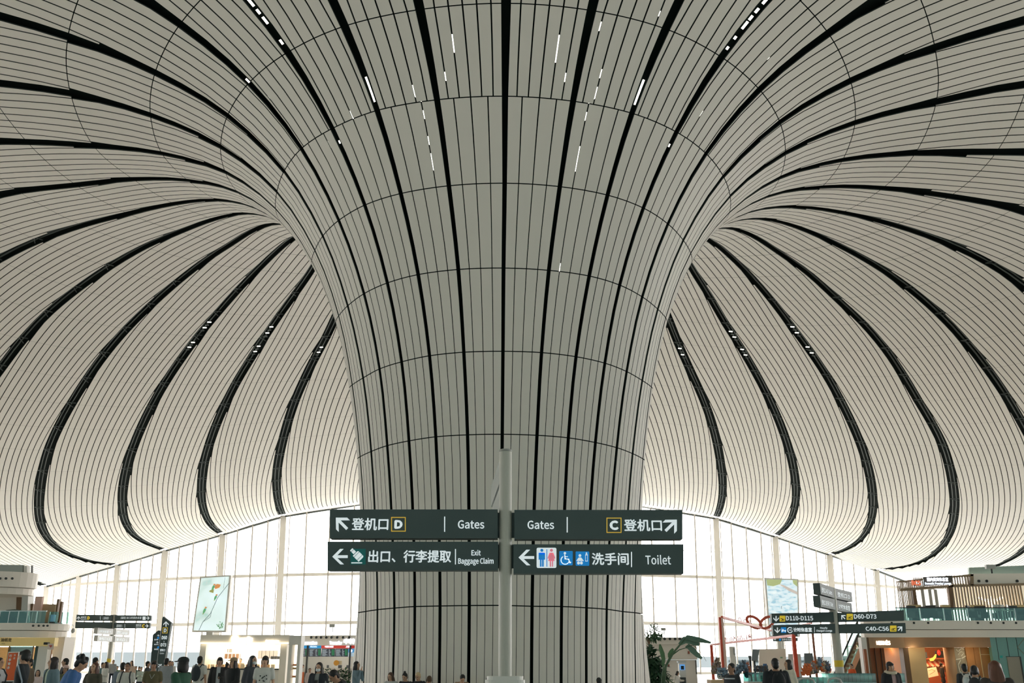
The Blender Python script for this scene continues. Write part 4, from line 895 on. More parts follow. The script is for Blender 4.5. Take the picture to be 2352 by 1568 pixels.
for i in range(8):
    a, b = at(-28 + 21.2*i, 1420, YW).x - ox, at(-28 + 21.2*(i+1), 1420, YW).x - ox
    yy = .3 if i < 6 else .3 + (i-5)*.5
    MB().box(((a+b)/2, yy, (z1+zg)/2), (b-a-.04, .03, zg-z1)).build('glass_panel', M_railg, lb)
    MB().box((a, yy, (z1+zg)/2), (.05, .06, zg-z1)).build('rail_post', M_chrome, lb)
MB().bar((x0, .3, zg+.02), (at(100, 1420, YW).x - ox, .3, zg+.02), .07, .05).build('handrail', M_chrome, lb)
# upper rounded bulkhead
def drum(t, F):
    e = at(70, 1340, YW).x - t.location.x; xx0 = e - 20
    def ring(mb, za, zb, ins):
        r = 3.0; ee = e - ins
        pts = [(xx0, ins), (ee-r, ins)] + [(ee - r + r*math.sin(PI/2*i/8) - .09*i*i/8, ins + .8*r - .8*r*math.cos(PI/2*i/8)) for i in range(1, 9)] + [(ee - 6.8, 10), (xx0, 10)]
        mb.prism(pts, za, zb, 'XY')
    mb = MB(); ring(mb, zat(1346, YW), zat(1311, YW), 0); ring(mb, zat(1362, YW), zat(1347, YW), .3); mb.build('bulkhead', M_beige, t)
    for px in (0, 13.5, 28): v = MB(); a = F.p(px, 1328); v.cyl((a[0], -.03, a[1]), (a[0], .05, a[1]), .075, seg=14); v.build('vent', M_dark, t)
    mb = MB(); F2 = Face(t, YW+2); F2.b4(mb, [(-120, 1315), (54, 1316), (54, 1297), (-120, 1295)], .2); mb.build('glass_parapet', mat('parapet_grey', (164, 172, 166), .3), t)
    mb = MB(); F2.b4(mb, [(54, 1316), (62, 1316), (62, 1299), (54, 1299)], .4); mb.build('white_post', M_white, t)
    for px in (52.5, 71): mb = MB(); F2.b4(mb, [(px, 1318), (px+1.6, 1318), (px+1.8, 1298), (px+.4, 1298)], .2); mb.build('dark_post', M_dark, t)
    mb = MB(); F3 = Face(t, YW+4); F3.b4(mb, [(-160, 1430), (50, 1432), (52, 1360), (-160, 1358)], .3); mb.build('upper_wall', M_beige, t)
    mb = MB(); F3 = Face(t, YW+3.8); F3.b4(mb, [(36, 1425), (49, 1425), (50, 1366), (38, 1366)], .1); mb.build('dark_doorway', M_dkwood, t)
    mb = MB(); F3 = Face(t, YW+2.6); F3.b4(mb, [(47, 1428), (62, 1428), (65, 1360), (51, 1360)], .8); mb.build('white_column', M_white, t)
shop('bulkhead', 'white rounded upper bulkhead at the far left under the ceiling', 'bulkhead', 0, 80, YW, 0, drum)
def upbox(name, label, cat, pts, m_, dy=2.0, depth=.3):
    t, F_ = new(name, label, cat, sum(p[0] for p in pts)/4, YW+dy); F_ = Face(t, YW+dy)
    k = zT; mb = MB(); F_.b4(mb, pts, depth); mb.build('panel', m_, t); t.location.z = 0; return t
def upthing(name, label, cat, px0, px1, pyt, m_, dy, extra=None):
    t, F_ = new(name, label, cat, (px0+px1)/2, YW+dy); t.location.z = z1; F_ = Face(t, YW+dy)
    mb = MB(); F_.bx(mb, px0, px1, z1, zat(pyt, YW+dy), .25, 0, pr=1410); mb.build('panel', m_, t)
    mb = MB(); F_.bx(mb, px0-.5, px1+.5, z1, z1+.1, .45, -.1, pr=1410); mb.build('foot', M_dark, t)
    return t
upthing('banner_stand', 'tall pale pink poster standing on the left balcony', 'poster', 75, 91, 1369, mat('poster_pink', (226, 186, 172), .6), 1.6)
upthing('partition', 'low brown partition left of the pink poster', 'partition', 60, 73, 1386, M_dkwood, 3.0)
upthing('partition', 'wide tan partition right of the pink poster', 'partition', 92, 125, 1387, mat('tan_panel', (186, 166, 132), .6), 2.2)
upthing('partition', 'narrow tall brown post panel on the left balcony', 'partition', 126, 130.5, 1375, M_dkwood, 1.8)
upthing('partition', 'narrow short brown panel at the right end of the left balcony', 'partition', 134, 139, 1381, M_dkwood, 2.6)
upthing('notice_board', 'small blue notice behind the left balcony glass', 'sign', 117, 125.5, 1411, mat('notice_blue', (150, 180, 220), .5, emit=.2), .8)
t = thing('parasol_seat', 'rounded dark green canopy seat behind the left balcony glass', 'seat', (at(30, 1420, YW+1.4).x, YW+1.4, z1))
q = MB(); q.smooth = True; q.lathe([(1.0, 0), (.98, .35), (.8, .66), (.45, .84), (.01, .9)], seg=20); q.build('shell', mat('green_shell', (74, 96, 88), .5), t)
MB().box((0, -.6, .2), (1.2, .6, .3)).build('cushion', M_dark, t)
# shop under the left slab
def gold(t, F):
    zh = zat(1483, YW)
    q = MB(); F.bx(q, -60, 118, zh, z3-.02, .5, .4); q.build('sign_band', mat('gold_band', (230, 204, 136), .5, emit=.12), t)
    ik = mat('gold_ink', (110, 92, 60), .6)
    Fs = Face(t, YW+.38); flat(Fs, 'lettering', ik, t, lambda m: Fs.text(m, '油纸龙', 1, 1465.5, 27, 1473, .02, cap=CJ)); flat(Fs, 'lettering', ik, t, lambda m: Fs.text(m, '油纸龙', 3, 1476, 12, 1479, .0, cap=CJ))
    q = MB(); F.bx(q, -60, 82, 0, zh, .15, 4); q.build('back_wall', mat('shop_back', (206, 176, 130), .6, noise=.2), t)
    q = MB(); F.bx(q, 16, 70, 0, zh, .06, 1.0); q.build('glass_front', glass_mat('shop_glass', (150, 170, 168), .2), t)
    q = MB(); F.bx(q, 76, 87, 0, zh, .15, .9); q.build('dark_panel', mat('teal_dark', (66, 88, 88), .5), t)
    for px in (14, 70): q = MB(); F.bx(q, px, px+2, 0, zh, .1, .9); q.build('frame_post', M_dkwood, t)
    q = MB(); F.bx(q, 86, 108, 0, zh+.1, .5, .6, pr=1500); q.build('white_column', M_white, t)
    q = MB(); F.bx(q, 101, 112, 0, zat(1490, YW), .3, 1.6, pr=1520); q.build('brown_panel', M_dkwood, t)
    q = MB(); Fc = Face(t, YW+1.5); Fc.b4(q, [(116, 1568), (132, 1568), (150, 1462), (122, 1463)], 1.5); q.build('sloped_wall', M_beige, t)
    q = MB(); F.bx(q, 100, 109, zat(1480, YW), zat(1474.5, YW), .3, -.1, pr=1478); q.build('speaker_box', M_black, t)
    q = MB(); Fh = Face(t, YW-.3); Fh.rrect(q, 109.5, 1477.5, 123.5, 1491.5, 2); o = q.build('hanging_sign', mat('sign_rose', (224, 206, 196), .5), t, fix=False)
    flat(Face(t, YW-.32), 'heart_mark', mat('heart_red', (196, 96, 84), .5), o, lambda m: (Face(t, YW-.32).poly(m, [(116.5, 1487), (112.8, 1482.5), (114.5, 1480.5), (116.5, 1482), (118.5, 1480.5), (120.2, 1482.5)]),))
    glow(t, (at(5, 1521, YW).x - t.location.x, 2.0, 2.2), 60, (1, .7, .35)); glow(t, (at(50, 1521, YW).x - t.location.x, 2.2, 2.2), 30, (1, .85, .6))
shop('gold_sign_shop', 'shop with a gold name band and white column under the left balcony', 'shop', 0, 118, YW, 0, gold)
t, F = new('poster_stand', 'orange poster with white Chinese lettering in front of the left shop', 'poster', 28, 50)
q = MB(); F.b4(q, [(8.5, 1566), (33, 1566), (43.5, 1496), (19, 1496.5)], .06); q.build('board', M_white, t)
F = Face(t, 49.98); q = MB(); F.poly(q, [(9.5, 1562), (32, 1562), (41.5, 1498.5), (20, 1499)], .0); o = q.build('print', mat('poster_orange', (226, 104, 52), .5), t, fix=False)
for i, ch in enumerate('行李寄存'): flat(F, 'lettering', M_white, o, lambda m: F.text(m, ch, 21-i*1.6, 1503+i*9, 27.5-i*1.6, 1509+i*9, .02, cap=CJ))
for i, ch in enumerate('快捷'): flat(F, 'lettering', M_white, o, lambda m: F.text(m, ch, 32-i*1.4, 1502+i*7, 36.5-i*1.4, 1506.5+i*7, .01, cap=CJ))
MB().box((.1, .1, .05), (.8, .4, .1)).build('foot', M_dark, t)
t, F = new('security_camera', 'small grey dome camera on a bracket at the end of the left balcony', 'camera', 157, YW+3)
zz = zat(1448, YW+3); MB().ell((0, 0, zz), (.13, .13, .16)).build('dome', mat('camera_grey', (176, 178, 174), .4), t)
MB().bar((0, 0, zz+.1), (0, 0, zz+.35), .04).bar((0, 0, zz+.35), (-.5, 0, zz+.4), .04).build('bracket', M_chrome, t)

# ------------------------------------------------------------------ white kiosk shop on the left
M_kiosk = mat('kiosk_grey', (240, 235, 226), .5)
M_lit = mat('lit_white', (255, 246, 228), .5, emit=1.7)  # glow put into back walls for the bright lit interiors
YK = 58
def kiosk(t, F):
    zh0, zh1 = zat(1477, YK), zat(1457.5, YK); ox = t.location.x
    q = MB(); F.bx(q, 460, 664, zh0+.04, zh1, 3.2, 0, pr=1466); q.build('header', M_kiosk, t)
    q = MB(); F.bx(q, 459, 665, zh0-.02, zh0+.04, .1, -.1, pr=1477); q.build('light_strip', mat('strip_light', (255, 238, 206), .5, emit=2.5), t)
    for a, b in ((458, 472), (643, 658)): q = MB(); F.bx(q, a, b, 0, zh0, 3.0, .1, pr=1500); q.build('pillar', M_kiosk, t)
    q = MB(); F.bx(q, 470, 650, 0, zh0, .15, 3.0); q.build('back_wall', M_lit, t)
    for i in range(5): q = MB(); F.bx(q, 513+i*8.6, 514.2+i*8.6, zat(1513, YK), zh0, .06, 2.5); q.build('shelf_post', M_kiosk, t)
    q = MB(); F.bx(q, 513, 548, zat(1512, YK), zat(1500, YK), .3, 2.7); q.build('brown_panel', mat('kiosk_brown', (150, 116, 88), .6), t)
    q = MB(); F.bx(q, 519, 531, zat(1497, YK), zat(1488, YK), .2, 2.75); q.build('grey_panel', mat('kiosk_panel', (176, 172, 168), .6), t)
    for i in range(5): q = MB(); F.bx(q, 591+i*9, 599+i*9, zat(1512, YK), zat(1492, YK), .2, 2.7); q.build('grey_panel', MATS['kiosk_panel'], t)
    for i in range(3): q = MB(); F.bx(q, 621+i*7.5, 626+i*7.5, zat(1513, YK), zat(1506, YK), .3, 2.5); q.build('coffee_machine', M_black, t)
    q = MB(); F.bx(q, 474, 642, .1, zat(1536, YK)+.0, .8, .6); q.build('counter', M_white, t)
    q = MB(); F.bx(q, 473, 643, zat(1538, YK), zat(1535, YK), .9, .5); q.build('counter_top', M_dark, t)
    q = MB(); F.bx(q, 474, 642, zat(1535, YK), zat(1514, YK), .6, .7); q.build('glass_case', glass_mat('case_glass', (250, 246, 236), .1), t)
    for i in range(14):
        q = MB(); px = 478 + i*11.5; q.box((at(px, 1521, YK+1).x - ox, 1.0, zat(1535, YK)+.12), (.2, .2, .22)); q.build('pastry_tray', mat(('pastry_a', 'pastry_b', 'pastry_c')[i % 3], ((226, 176, 110), (240, 226, 200), (200, 130, 80))[i % 3], .6), t)
    Fs = Face(t, YK-.06)
    gl_ = mat('glow_letter', (255, 248, 232), .5, emit=3)
    m = MB(); Fs.line(m, [(539+6*math.cos(2*PI*i/16), 1467+6*math.sin(2*PI*i/16)) for i in range(17)], 3); Fs.rect(m, 535, 1465, 543, 1469); m.build('round_logo', gl_, t, fix=False)
    flat(Fs, 'lettering', gl_, t, lambda m: Fs.text(m, 'nofis', 551, 1463, 580, 1471.5, .03))
    flat(Fs, 'lettering', gl_, t, lambda m: Fs.text(m, 'Ocrosnsnco', 610, 1469.5, 640, 1474.5, .03))
    glow(t, (at(520, 1521, YK).x - ox, 1.4, zh0-.5), 60, (1, .9, .74), .4, 'kiosk_lamp'); glow(t, (at(610, 1521, YK).x - ox, 1.4, zh0-.5), 60, (1, .9, .74), .4, 'kiosk_lamp')
shop('kiosk', 'white food kiosk with glowing round logo and lit glass counter', 'kiosk', 459, 658, YK, 0, kiosk)
t, F = new('display_tower', 'bright white display tower with lit shelves right of the kiosk', 'shelf', 677, 57)
q = MB(); F.bx(q, 664, 671, 0, zat(1459, 57), .9, .2, pr=1480); F.bx(q, 684, 691, 0, zat(1459, 57), .9, .2, pr=1480); F.bx(q, 664, 692, zat(1480, 57), zat(1459, 57), 1.0, .1, pr=1466); q.build('frame', M_white, t)
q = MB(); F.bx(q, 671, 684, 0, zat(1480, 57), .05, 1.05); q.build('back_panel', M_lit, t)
for py, c in ((1526, (226, 140, 80)), (1534, (210, 170, 110)), (1553, (226, 140, 80))):
    q = MB(); F.bx(q, 671, 684, zat(py+3, 57), zat(py+2, 57), .7, .3); q.build('shelf', M_kiosk, t)
    q = MB(); F.bx(q, 673, 682, zat(py+2, 57), zat(py-1.5, 57), .4, .4); q.build('goods', mat('goods_%d' % py, c, .6), t)

# ------------------------------------------------------------------ information and transfer counter
YI = 68
def info(t, F):
    ox = t.location.x
    q = MB(); F.b4(q, [(692, 1482), (880, 1482), (880, 1458), (697, 1459)], 5); q.build('canopy', mat('canopy_beige', (240, 233, 222), .5), t)
    for px in (715.5, 727, 738, 750, 762, 775, 788.5, 802.5):
        v = MB(); a = F.p(px, 1463.5); v.cyl((a[0], -.12, a[1]), (a[0], .05, a[1]), .085, .06, seg=12); v.build('air_nozzle', M_dark, t)
    Fs = Face(t, YI-.06); wl = mat('white_glow', (236, 242, 255), .5, emit=1.2)
    flat(Fs, 'lettering', wl, t, lambda m: Fs.text(m, 'Information', 690, 1472.5, 728.5, 1479.5, .03))
    flat(Fs, 'lettering', wl, t, lambda m: Fs.text(m, 'Transfer', 756.5, 1472.5, 786, 1479.5, .03))
    flat(Fs, 'lettering', wl, t, lambda m: Fs.text(m, '中转', 789.5, 1467, 815, 1478.5, .03, cap=CJ))
    q = MB(); F.bx(q, 660, 738, zat(1488.5, YI), zat(1480.5, YI), .2, .1, pr=1484); o = q.build('blue_band', mat('band_blue', (24, 150, 216), .5, emit=.4), t)
    flat(Face(t, YI+.08), 'lettering', wl, o, lambda m: Face(t, YI+.08).text(m, 'Airline Service', 712, 1483, 728, 1486, .01))
    q = MB(); F.bx(q, 738, 880, zat(1488.5, YI), zat(1480.5, YI), .2, .1, pr=1484); o = q.build('red_band', mat('band_red', (206, 60, 52), .5, emit=.4), t)
    Fb = Face(t, YI+.08)
    flat(Fb, 'lettering', wl, o, lambda m: Fb.text(m, '中国东方航空', 746, 1482.8, 766, 1486.6, .02, cap=CJ)); flat(Fb, 'lettering', wl, o, lambda m: Fb.text(m, '上海航空', 794, 1482.8, 807, 1486.6, .02, cap=CJ))
    scr = mat('board_navy', (34, 46, 66), .3, emit=.25); rows = mat('board_rows', (170, 186, 196), .5, emit=.5); grn = mat('board_green', (40, 120, 84), .5, emit=.35)
    for x0, x1 in ((661, 672), (691, 705), (709, 737.5), (738.5, 769), (770, 799)):
        q = MB(); F.bx(q, x0, x1, zat(1507.5, YI), zat(1489, YI), .15, .1, pr=1498); o = q.build('flight_board', scr, t)
        m = MB(); Fb = Face(t, YI+.08)
        for r in range(9):
            y = 1491 + r*1.75; w = (x1-x0)
            Fb.rect(m, x0+w*.06, y, x0+w*(.3+.2*random.random()), y+.75); Fb.rect(m, x0+w*.55, y, x0+w*(.62+.1*random.random()), y+.75)
        m.build('board_rows', rows, o, fix=False)
        m = MB(); Fb.rect(m, x0+(x1-x0)*.76, 1490.5, x1-1, 1505); m.build('board_column', grn, o, fix=False)
    q = MB(); F.bx(q, 800, 816, zat(1507, YI), zat(1489, YI), .15, 0, pr=1498); o = q.build('notice', mat('notice_pale', (200, 224, 244), .5, emit=.4), t)
    m = MB(); Fb = Face(t, YI-.02); Fb.rect(m, 800, 1489, 815.5, 1498); m.build('notice_top', mat('notice_sky', (80, 160, 220), .5, emit=.4), o, fix=False)
    m = MB(); Fb = Face(t, YI-.03); Fb.disc(m, 806, 1494, 3.5); m.build('notice_logo', wl, o, fix=False)
    q = MB(); F.bx(q, 640, 900, 0, zat(1482, YI), .2, 4.5); q.build('back_wall', mat('info_wall', (230, 228, 220), .6), t)
    q = MB(); F.bx(q, 684, 880, 0, zat(1534, YI), .9, .3); q.build('counter', mat('counter_stone', (222, 216, 206), .4), t)
    q = MB(); F.bx(q, 685, 700, 0, zat(1543, YI), .1, .1); q.build('orange_desk', mat('desk_orange', (220, 112, 60), .5), t)
    for px in (751, 777, 781, 796): q = MB(); F.bx(q, px, px+4.5, zat(1534, YI), zat(1527, YI), .1, .5); q.build('counter_screen', mat('screen_grey', (96, 104, 110), .4), t)
    q = MB(); a = F.p(771, 1522); q.cyl((a[0], .2, a[1]), (a[0], .3, a[1]), .18, seg=16); q.build('orange_disc', mat('disc_orange', (240, 170, 60), .5), t)
    q = MB(); F.bx(q, 775, 785, zat(1526, YI), zat(1517, YI), .05, .3); q.build('paper_notice', mat('paper', (236, 222, 190), .6), t)
    for px in (704.5, 803): q = MB(); F.bx(q, px-1.6, px+1.6, 0, zat(1482, YI), .25, -.2, pr=1510); q.build('post', M_dark, t)
    glow(t, (at(760, 1521, YI).x - ox, 2.2, 2.5), 60, (1, .96, .9), .5, 'counter_lamp')
shop('information_counter', 'counter with flight boards under Information and Transfer lettering', 'counter', 692, 815, YI, 0, info)
for px, py, Y, lab in ((760, 1458, 69, 'grey box floodlight on a mast above the transfer counter'), (1529, 1463, 64, 'small grey box floodlight on a mast above the white booth')):
    t, F = new('floodlight', lab, 'light', px, Y); zz = zat(py, Y); k = 1.0 if px < 1000 else .8
    MB().box((-.05, 0, zz + .62*k*1.0), (.36*k, .3*k, .2*k)).build('housing', mat('camera_grey', (176, 178, 174), .4), t)
    MB().cyl((0, 0, zz-.05), (0, 0, zz+.55*k), .025).bar((0, 0, zz+.3), (.45, 0, zz), .03).bar((0, 0, zz+.3), (-.3, 0, zz), .03).build('mast', M_chrome, t)

# ------------------------------------------------------------------ white booth right of the column, with a check-in machine
YB = 62
def booth(t, F):
    pts = [F.p(*a) for a in ((1400, 1463), (1588, 1463.5), (1600, 1466), (1605, 1472), (1604, 1477), (1598, 1479.5), (1400, 1478.5))]
    q = MB(); q.prism(pts, 0, 4); q.build('canopy', M_beige, t)
    q = MB(); F.bx(q, 1400, 1601, zat(1514, YB), zat(1479, YB), 3.6, .3, pr=1500); F.bx(q, 1400, 1601, 0, zat(1515, YB), 3.4, .5, pr=1540); q.build('wall', M_beige, t)
    q = MB(); F.bx(q, 1597.5, 1599, zat(1548, YB), zat(1516, YB), .1, .45); q.build('wall_slot', M_dark, t)
    for px in (1501, 1513, 1526, 1538, 1550, 1561, 1572): v = MB(); a = F.p(px, 1466.8); v.cyl((a[0], -.12, a[1]), (a[0], .05, a[1]), .085, .06, seg=12); v.build('air_nozzle', M_dark, t)
    q = MB(); F.bx(q, 1400, 1604, 0, .25, .1, .4); q.build('plinth', mat('plinth_grey', (150, 156, 148), .5), t)
    for px, py in ((1583.5, 1498), (1537, 1528)): q = MB(); a = F.p(px, py); q.box((a[0], .25, a[1]), (.1, .08, .16)); q.build('fire_alarm', mat('alarm_brown', (150, 90, 70), .5), t)
shop('booth', 'rounded cream booth with a row of air nozzles right of the column', 'booth', 1487, 1604, YB, 0, booth)
t, F = new('check_in_machine', 'white self check-in machine with a blue screen before the booth', 'machine', 1567, 50)
q = MB(); F.bx(q, 1560, 1575, .9, zat(1523, 50), .35, 0, pr=1530); F.bx(q, 1561.5, 1575, 0, .95, .5, -.05, pr=1530); q.build('body', M_white, t)
q = MB(); F.bx(q, 1557.5, 1576, zat(1521.5, 50), zat(1518, 50), .4, -.03, pr=1520); q.build('header', mat('header_grey', (190, 200, 206), .5), t)
q = MB(); F.bx(q, 1561.5, 1573, zat(1538, 50), zat(1525.5, 50), .02, -.03, pr=1531); q.build('screen', mat('screen_blue', (96, 160, 226), .4, emit=.7), t)
q = MB(); F.bx(q, 1564, 1571, zat(1537, 50), zat(1528.5, 50), .02, -.06, pr=1531); q.build('screen_figure', M_black, t)
q = MB(); F.bx(q, 1561, 1575.5, 0, zat(1555, 50), .3, -.25, pr=1560); q.build('base', M_dark, t)

# ------------------------------------------------------------------ planting
def leafmat(name, c): return mat(name, c, .45, noise=.25, nscale=3)
M_l1, M_l2, M_l3 = leafmat('leaf_dark', (52, 84, 60)), leafmat('leaf_mid', (84, 122, 82)), leafmat('leaf_blue', (92, 124, 106))
M_bark = mat('bark', (120, 100, 80), .8, noise=.2)
def leaf(mb, p, d, L, w, droop=.3, up=Vector((0, 0, 1))):
    d = d.normalized(); s_ = d.cross(up); s_ = s_.normalized() if s_.length > .05 else Vector((1, 0, 0)); n = s_.cross(d)
    r = []
    for i, (t_, ww) in enumerate(((0, .12), (.25, .8), (.5, 1), (.75, .72), (1, .04))):
        c = p + d*(L*t_) - Vector((0, 0, droop*L*t_*t_)); r.append((c - s_*w*ww/2 + n*w*.12*ww, c, c + s_*w*ww/2 + n*w*.12*ww))
    vs = [v for x in r for v in x]; fs = []
    for i in range(4):
        for j in range(2): fs.append((i*3+j, i*3+j+1, i*3+j+4, i*3+j+3))
    mb.add(vs, fs)
def crown(mb, c, r, n, L, w, mats=1):
    for i in range(n):
        u = random.gauss(0, 1), random.gauss(0, 1), random.gauss(0, 1); v = Vector(u).normalized()
        rad = random.random()**.4
        p = Vector(c) + Vector((v.x*r[0], v.y*r[1], v.z*r[2]))*rad
        dd = (v + Vector((random.uniform(-1, 1), random.uniform(-1, 1), random.uniform(-.8, .6)))*.8)
        mb.m = random.randrange(mats); leaf(mb, p, dd, L*random.uniform(.7, 1.2), w*random.uniform(.7, 1.2))
def planter(t, r, h, m_=None):
    q = MB(); q.smooth = True; q.lathe([(.01, 0), (r*.8, 0), (r, h), (r*.92, h), (r*.9, h-.06), (.01, h-.06)], seg=20); q.build('planter', m_ or M_white, t)
YP = 42
t = thing('potted_tree', 'small round-crowned potted tree beside the right edge of the column', 'tree', (at(1496, 1521, YP).x, YP, 0)); ox = t.location.x
planter(t, .45, .6); cr_ = at(1502, 1452, YP)
q = MB(); q.smooth = True; p0 = Vector((at(1489, 1521, YP).x - ox, 0, .5)); pm = Vector((at(1491, 1480, YP).x - ox, 0, zat(1480, YP)))
q.tube([p0, (p0+pm)/2 + Vector((.03, 0, 0)), pm], [.045, .04, .035], 8)
for dx, dz in ((-.16, .45), (.1, .5), (-.05, .6)): q.tube([pm, pm + Vector((dx*.5, .02, dz*.5)), pm + Vector((dx, .05, dz))], [.03, .024, .015], 6)
q.build('trunk', M_bark, t)
q = MB(); crown(q, (cr_.x - ox, 0, cr_.z), (.36, .36, .34), 420, .13, .06, 2); q.build('foliage', [M_l1, M_l2], t, fix=False)['kind'] = 'stuff'
t = thing('bush', 'dense dark green bush at the right foot of the column', 'bush', (at(1497, 1521, YP-2.3).x, YP-2.3, 0)); ox = t.location.x
planter(t, .8, .5)
for dx, dz, r, nm in ((-.05, 1.55, .42, 0), (.1, 1.0, .6, 0), (.0, .7, .7, 0)):
    pass
q = MB(); crown(q, (-.02, 0, 1.62), (.30, .4, .45), 160, .30, .20, 1); crown(q, (.12, 0, 1.15), (.42, .5, .45), 220, .28, .17, 1); crown(q, (.1, -.1, .75), (.75, .6, .35), 260, .24, .07, 2); q.build('foliage', [M_l1, M_l2], t, fix=False)['kind'] = 'stuff'
q = MB(); q.tube([(0, 0, .4), (.02, 0, 1.0), (0, 0, 1.6)], [.05, .04, .02], 6); q.build('stem', M_bark, t)
YQ = 37
t = thing('bird_of_paradise_plant', 'tall plant with arching paddle leaves before the cream booth', 'plant', (at(1519, 1521, YQ).x, YQ, 0)); ox = t.location.x
planter(t, .5, .5)
W_ = lambda px, py, dy=0: Vector((at(px, py, YQ+dy).x - ox, dy, zat(py, YQ+dy)))
B_ = Vector((0, 0, .45))
def stem(pts, r0, r1):
    q = MB(); q.smooth = True; n = len(pts); q.tube(pts, [r0 + (r1-r0)*i/(n-1) for i in range(n)], 7); q.build('leaf_stalk', leafmat('stalk', (76, 104, 76)), t)
def blade(path, w, m_, fold=.25):
    q = MB(); r = []; n = len(path)
    for i, p in enumerate(path):
        d = (path[min(i+1, n-1)] - path[max(0, i-1)]).normalized(); s_ = d.cross(Vector((0, -1, .2))).normalized(); nn = s_.cross(d)
        k = math.sin(PI*(i+.25)/(n-.5))**.6 * w/2
        r.append((p - s_*k + nn*k*fold, p, p + s_*k + nn*k*fold))
    vs = [v for x in r for v in x]; fs = [(i*3+j, i*3+j+1, i*3+j+4, i*3+j+3) for i in range(n-1) for j in range(2)]
    q.smooth = True; q.add(vs, fs); q.build('leaf_blade', m_, t, fix=False)
stem([B_, W_(1527, 1535), W_(1541, 1505), W_(1556, 1487), W_(1574, 1467)], .055, .03)
blade([W_(1572, 1468), W_(1578, 1463.5), W_(1592, 1467), W_(1612, 1471), W_(1633, 1476)], .2, M_l3, .5)
blade([W_(1560, 1480), W_(1572, 1470), W_(1584, 1470), W_(1597, 1475), W_(1606, 1481)], .3, M_l3, .4)
stem([B_ + Vector((.05, .1, 0)), W_(1530, 1530), W_(1545, 1503), W_(1560, 1492), W_(1576, 1487)], .035, .015)
blade([W_(1575, 1487), W_(1580, 1483.5), W_(1590, 1493), W_(1602, 1504), W_(1612, 1512)], .22, M_l3)
stem([W_(1576, 1486), W_(1592, 1481), W_(1604, 1491), W_(1615, 1505), W_(1622, 1518)], .016, .006)
stem([B_ + Vector((-.05, .05, 0)), W_(1522, 1545), W_(1523, 1530)], .03, .02)
blade([W_(1523, 1530), W_(1524, 1515), W_(1521, 1500), W_(1517, 1488), W_(1515.5, 1479)], .17, M_l2)
blade([W_(1536, 1510), W_(1538, 1503), W_(1542, 1496), W_(1546, 1489)], .16, M_l2)
q = MB()
for i in range(70):
    a = random.uniform(0, 2*PI); leaf(q, Vector((.25*math.cos(a), .25*math.sin(a), .5)), Vector((math.cos(a), math.sin(a), random.uniform(.6, 1.8))), random.uniform(.45, .8), .05, .5)
q.build('undergrowth', leafmat('grass_dark', (60, 80, 56)), t, fix=False)['kind'] = 'stuff'
t = thing('planter_hedge', 'leafy green planter behind the seated people left of the column', 'plant', (at(776, 1521, 39).x, 39, 0))
MB().box((0, 0, .35), (1.5, .5, .7)).build('planter', M_white, t)
q = MB()
for i in range(420):
    leaf(q, Vector((random.uniform(-.72, .72), random.uniform(-.2, .2), random.uniform(.6, 1.15))), Vector((random.uniform(-1, 1), random.uniform(-1, .4), random.uniform(-.1, 1))), random.uniform(.15, .28), random.uniform(.05, .1), .4) if 0 else None
    q.m = i % 2; leaf(q, Vector((random.uniform(-.8, .85), random.uniform(-.25, .2), random.uniform(.6, 1.2))), Vector((random.uniform(-1, 1), random.uniform(-1, .4), random.uniform(-.1, 1))), random.uniform(.16, .3), random.uniform(.06, .1), .4)
q.build('foliage', [M_l1, M_l2], t, fix=False)['kind'] = 'stuff'

# ------------------------------------------------------------------ red gift-box frame and the toy stall
M_red = mat('frame_red', (214, 82, 52), .45)
M_redw = mat('frame_pink', (236, 200, 186), .45)
t = thing('gift_frame', 'red open gift-box frame of posts and slanting beams with a bow', 'frame', (at(1740, 1521, 48).x, 48, 0)); o3 = Vector(t.location)
G = lambda px, py, Y: at(px, py, Y) - o3
q = MB(); a = G(1652.5, 1417, 40); 
q.bar((a.x, a.y, 0), a, .09, .12); q.build('post', M_red, t); q = MB(); q.bar((a.x+.1, a.y-.01, 0), a + Vector((.1, -.01, -.02)), .09, .1); q.build('post', M_redw, t)
b = G(1776, 1448, 58); b.z = a.z; q = MB(); q.bar(a + Vector((.1, 0, 0)), b, .09, .1); q.build('beam', M_red, t)
c_ = G(1634, 1486, 62); d_ = G(1822, 1459, 40.5); c_.z = d_.z
q = MB(); q.bar(c_, d_, .1, .1); q.build('beam', M_red, t)
q = MB(); q.bar((c_.x, c_.y, 0), c_, .16, .14); q.build('post', M_red, t)
q = MB(); q.bar((d_.x, d_.y, 0), d_, .15, .15); q.build('post', mat('post_red', (222, 72, 38), .45), t)
e_ = G(1866, 1450, 46); q = MB(); q.bar((e_.x, e_.y, 0), e_, .09, .09); q.build('post', mat('post_brown', (170, 104, 76), .5), t)
q = MB(); q.bar(b, (e_.x, e_.y, b.z), .07, .07); q.build('beam', M_red, t)
bw = a.lerp(b, .70); dr = (b-a).normalized()
q = MB(); q.smooth = True
for sg in (-1, 1):
    pth = []
    for i in range(17):
        u = 2*PI*i/16; x, z = .62*(1-math.cos(u)), .26*math.sin(u)
        pth.append(bw + Vector((sg*(x*.62 - z*.5), dr.y*sg*x*.25, .06 + x*.36 + z*.8)))
    q.tube(pth, .075, 6)
q.ell(bw + Vector((0, 0, .06)), .1, 8, 6)
q.build('bow', mat('bow_red', (212, 96, 70), .5), t, fix=False)
q = MB()
for i in range(3):
    p = a.lerp(b, .30 + .09*i); q.tube([p + dr*(.5*math.cos(u)) + Vector((0, 0, .22*math.sin(u))) for u in [PI*j/10 for j in range(11)]], .02, 5)
q.build('wire_loop', M_red, t)
vs, fs = text_mb('礼品仙恋', 1.0, depth=0)
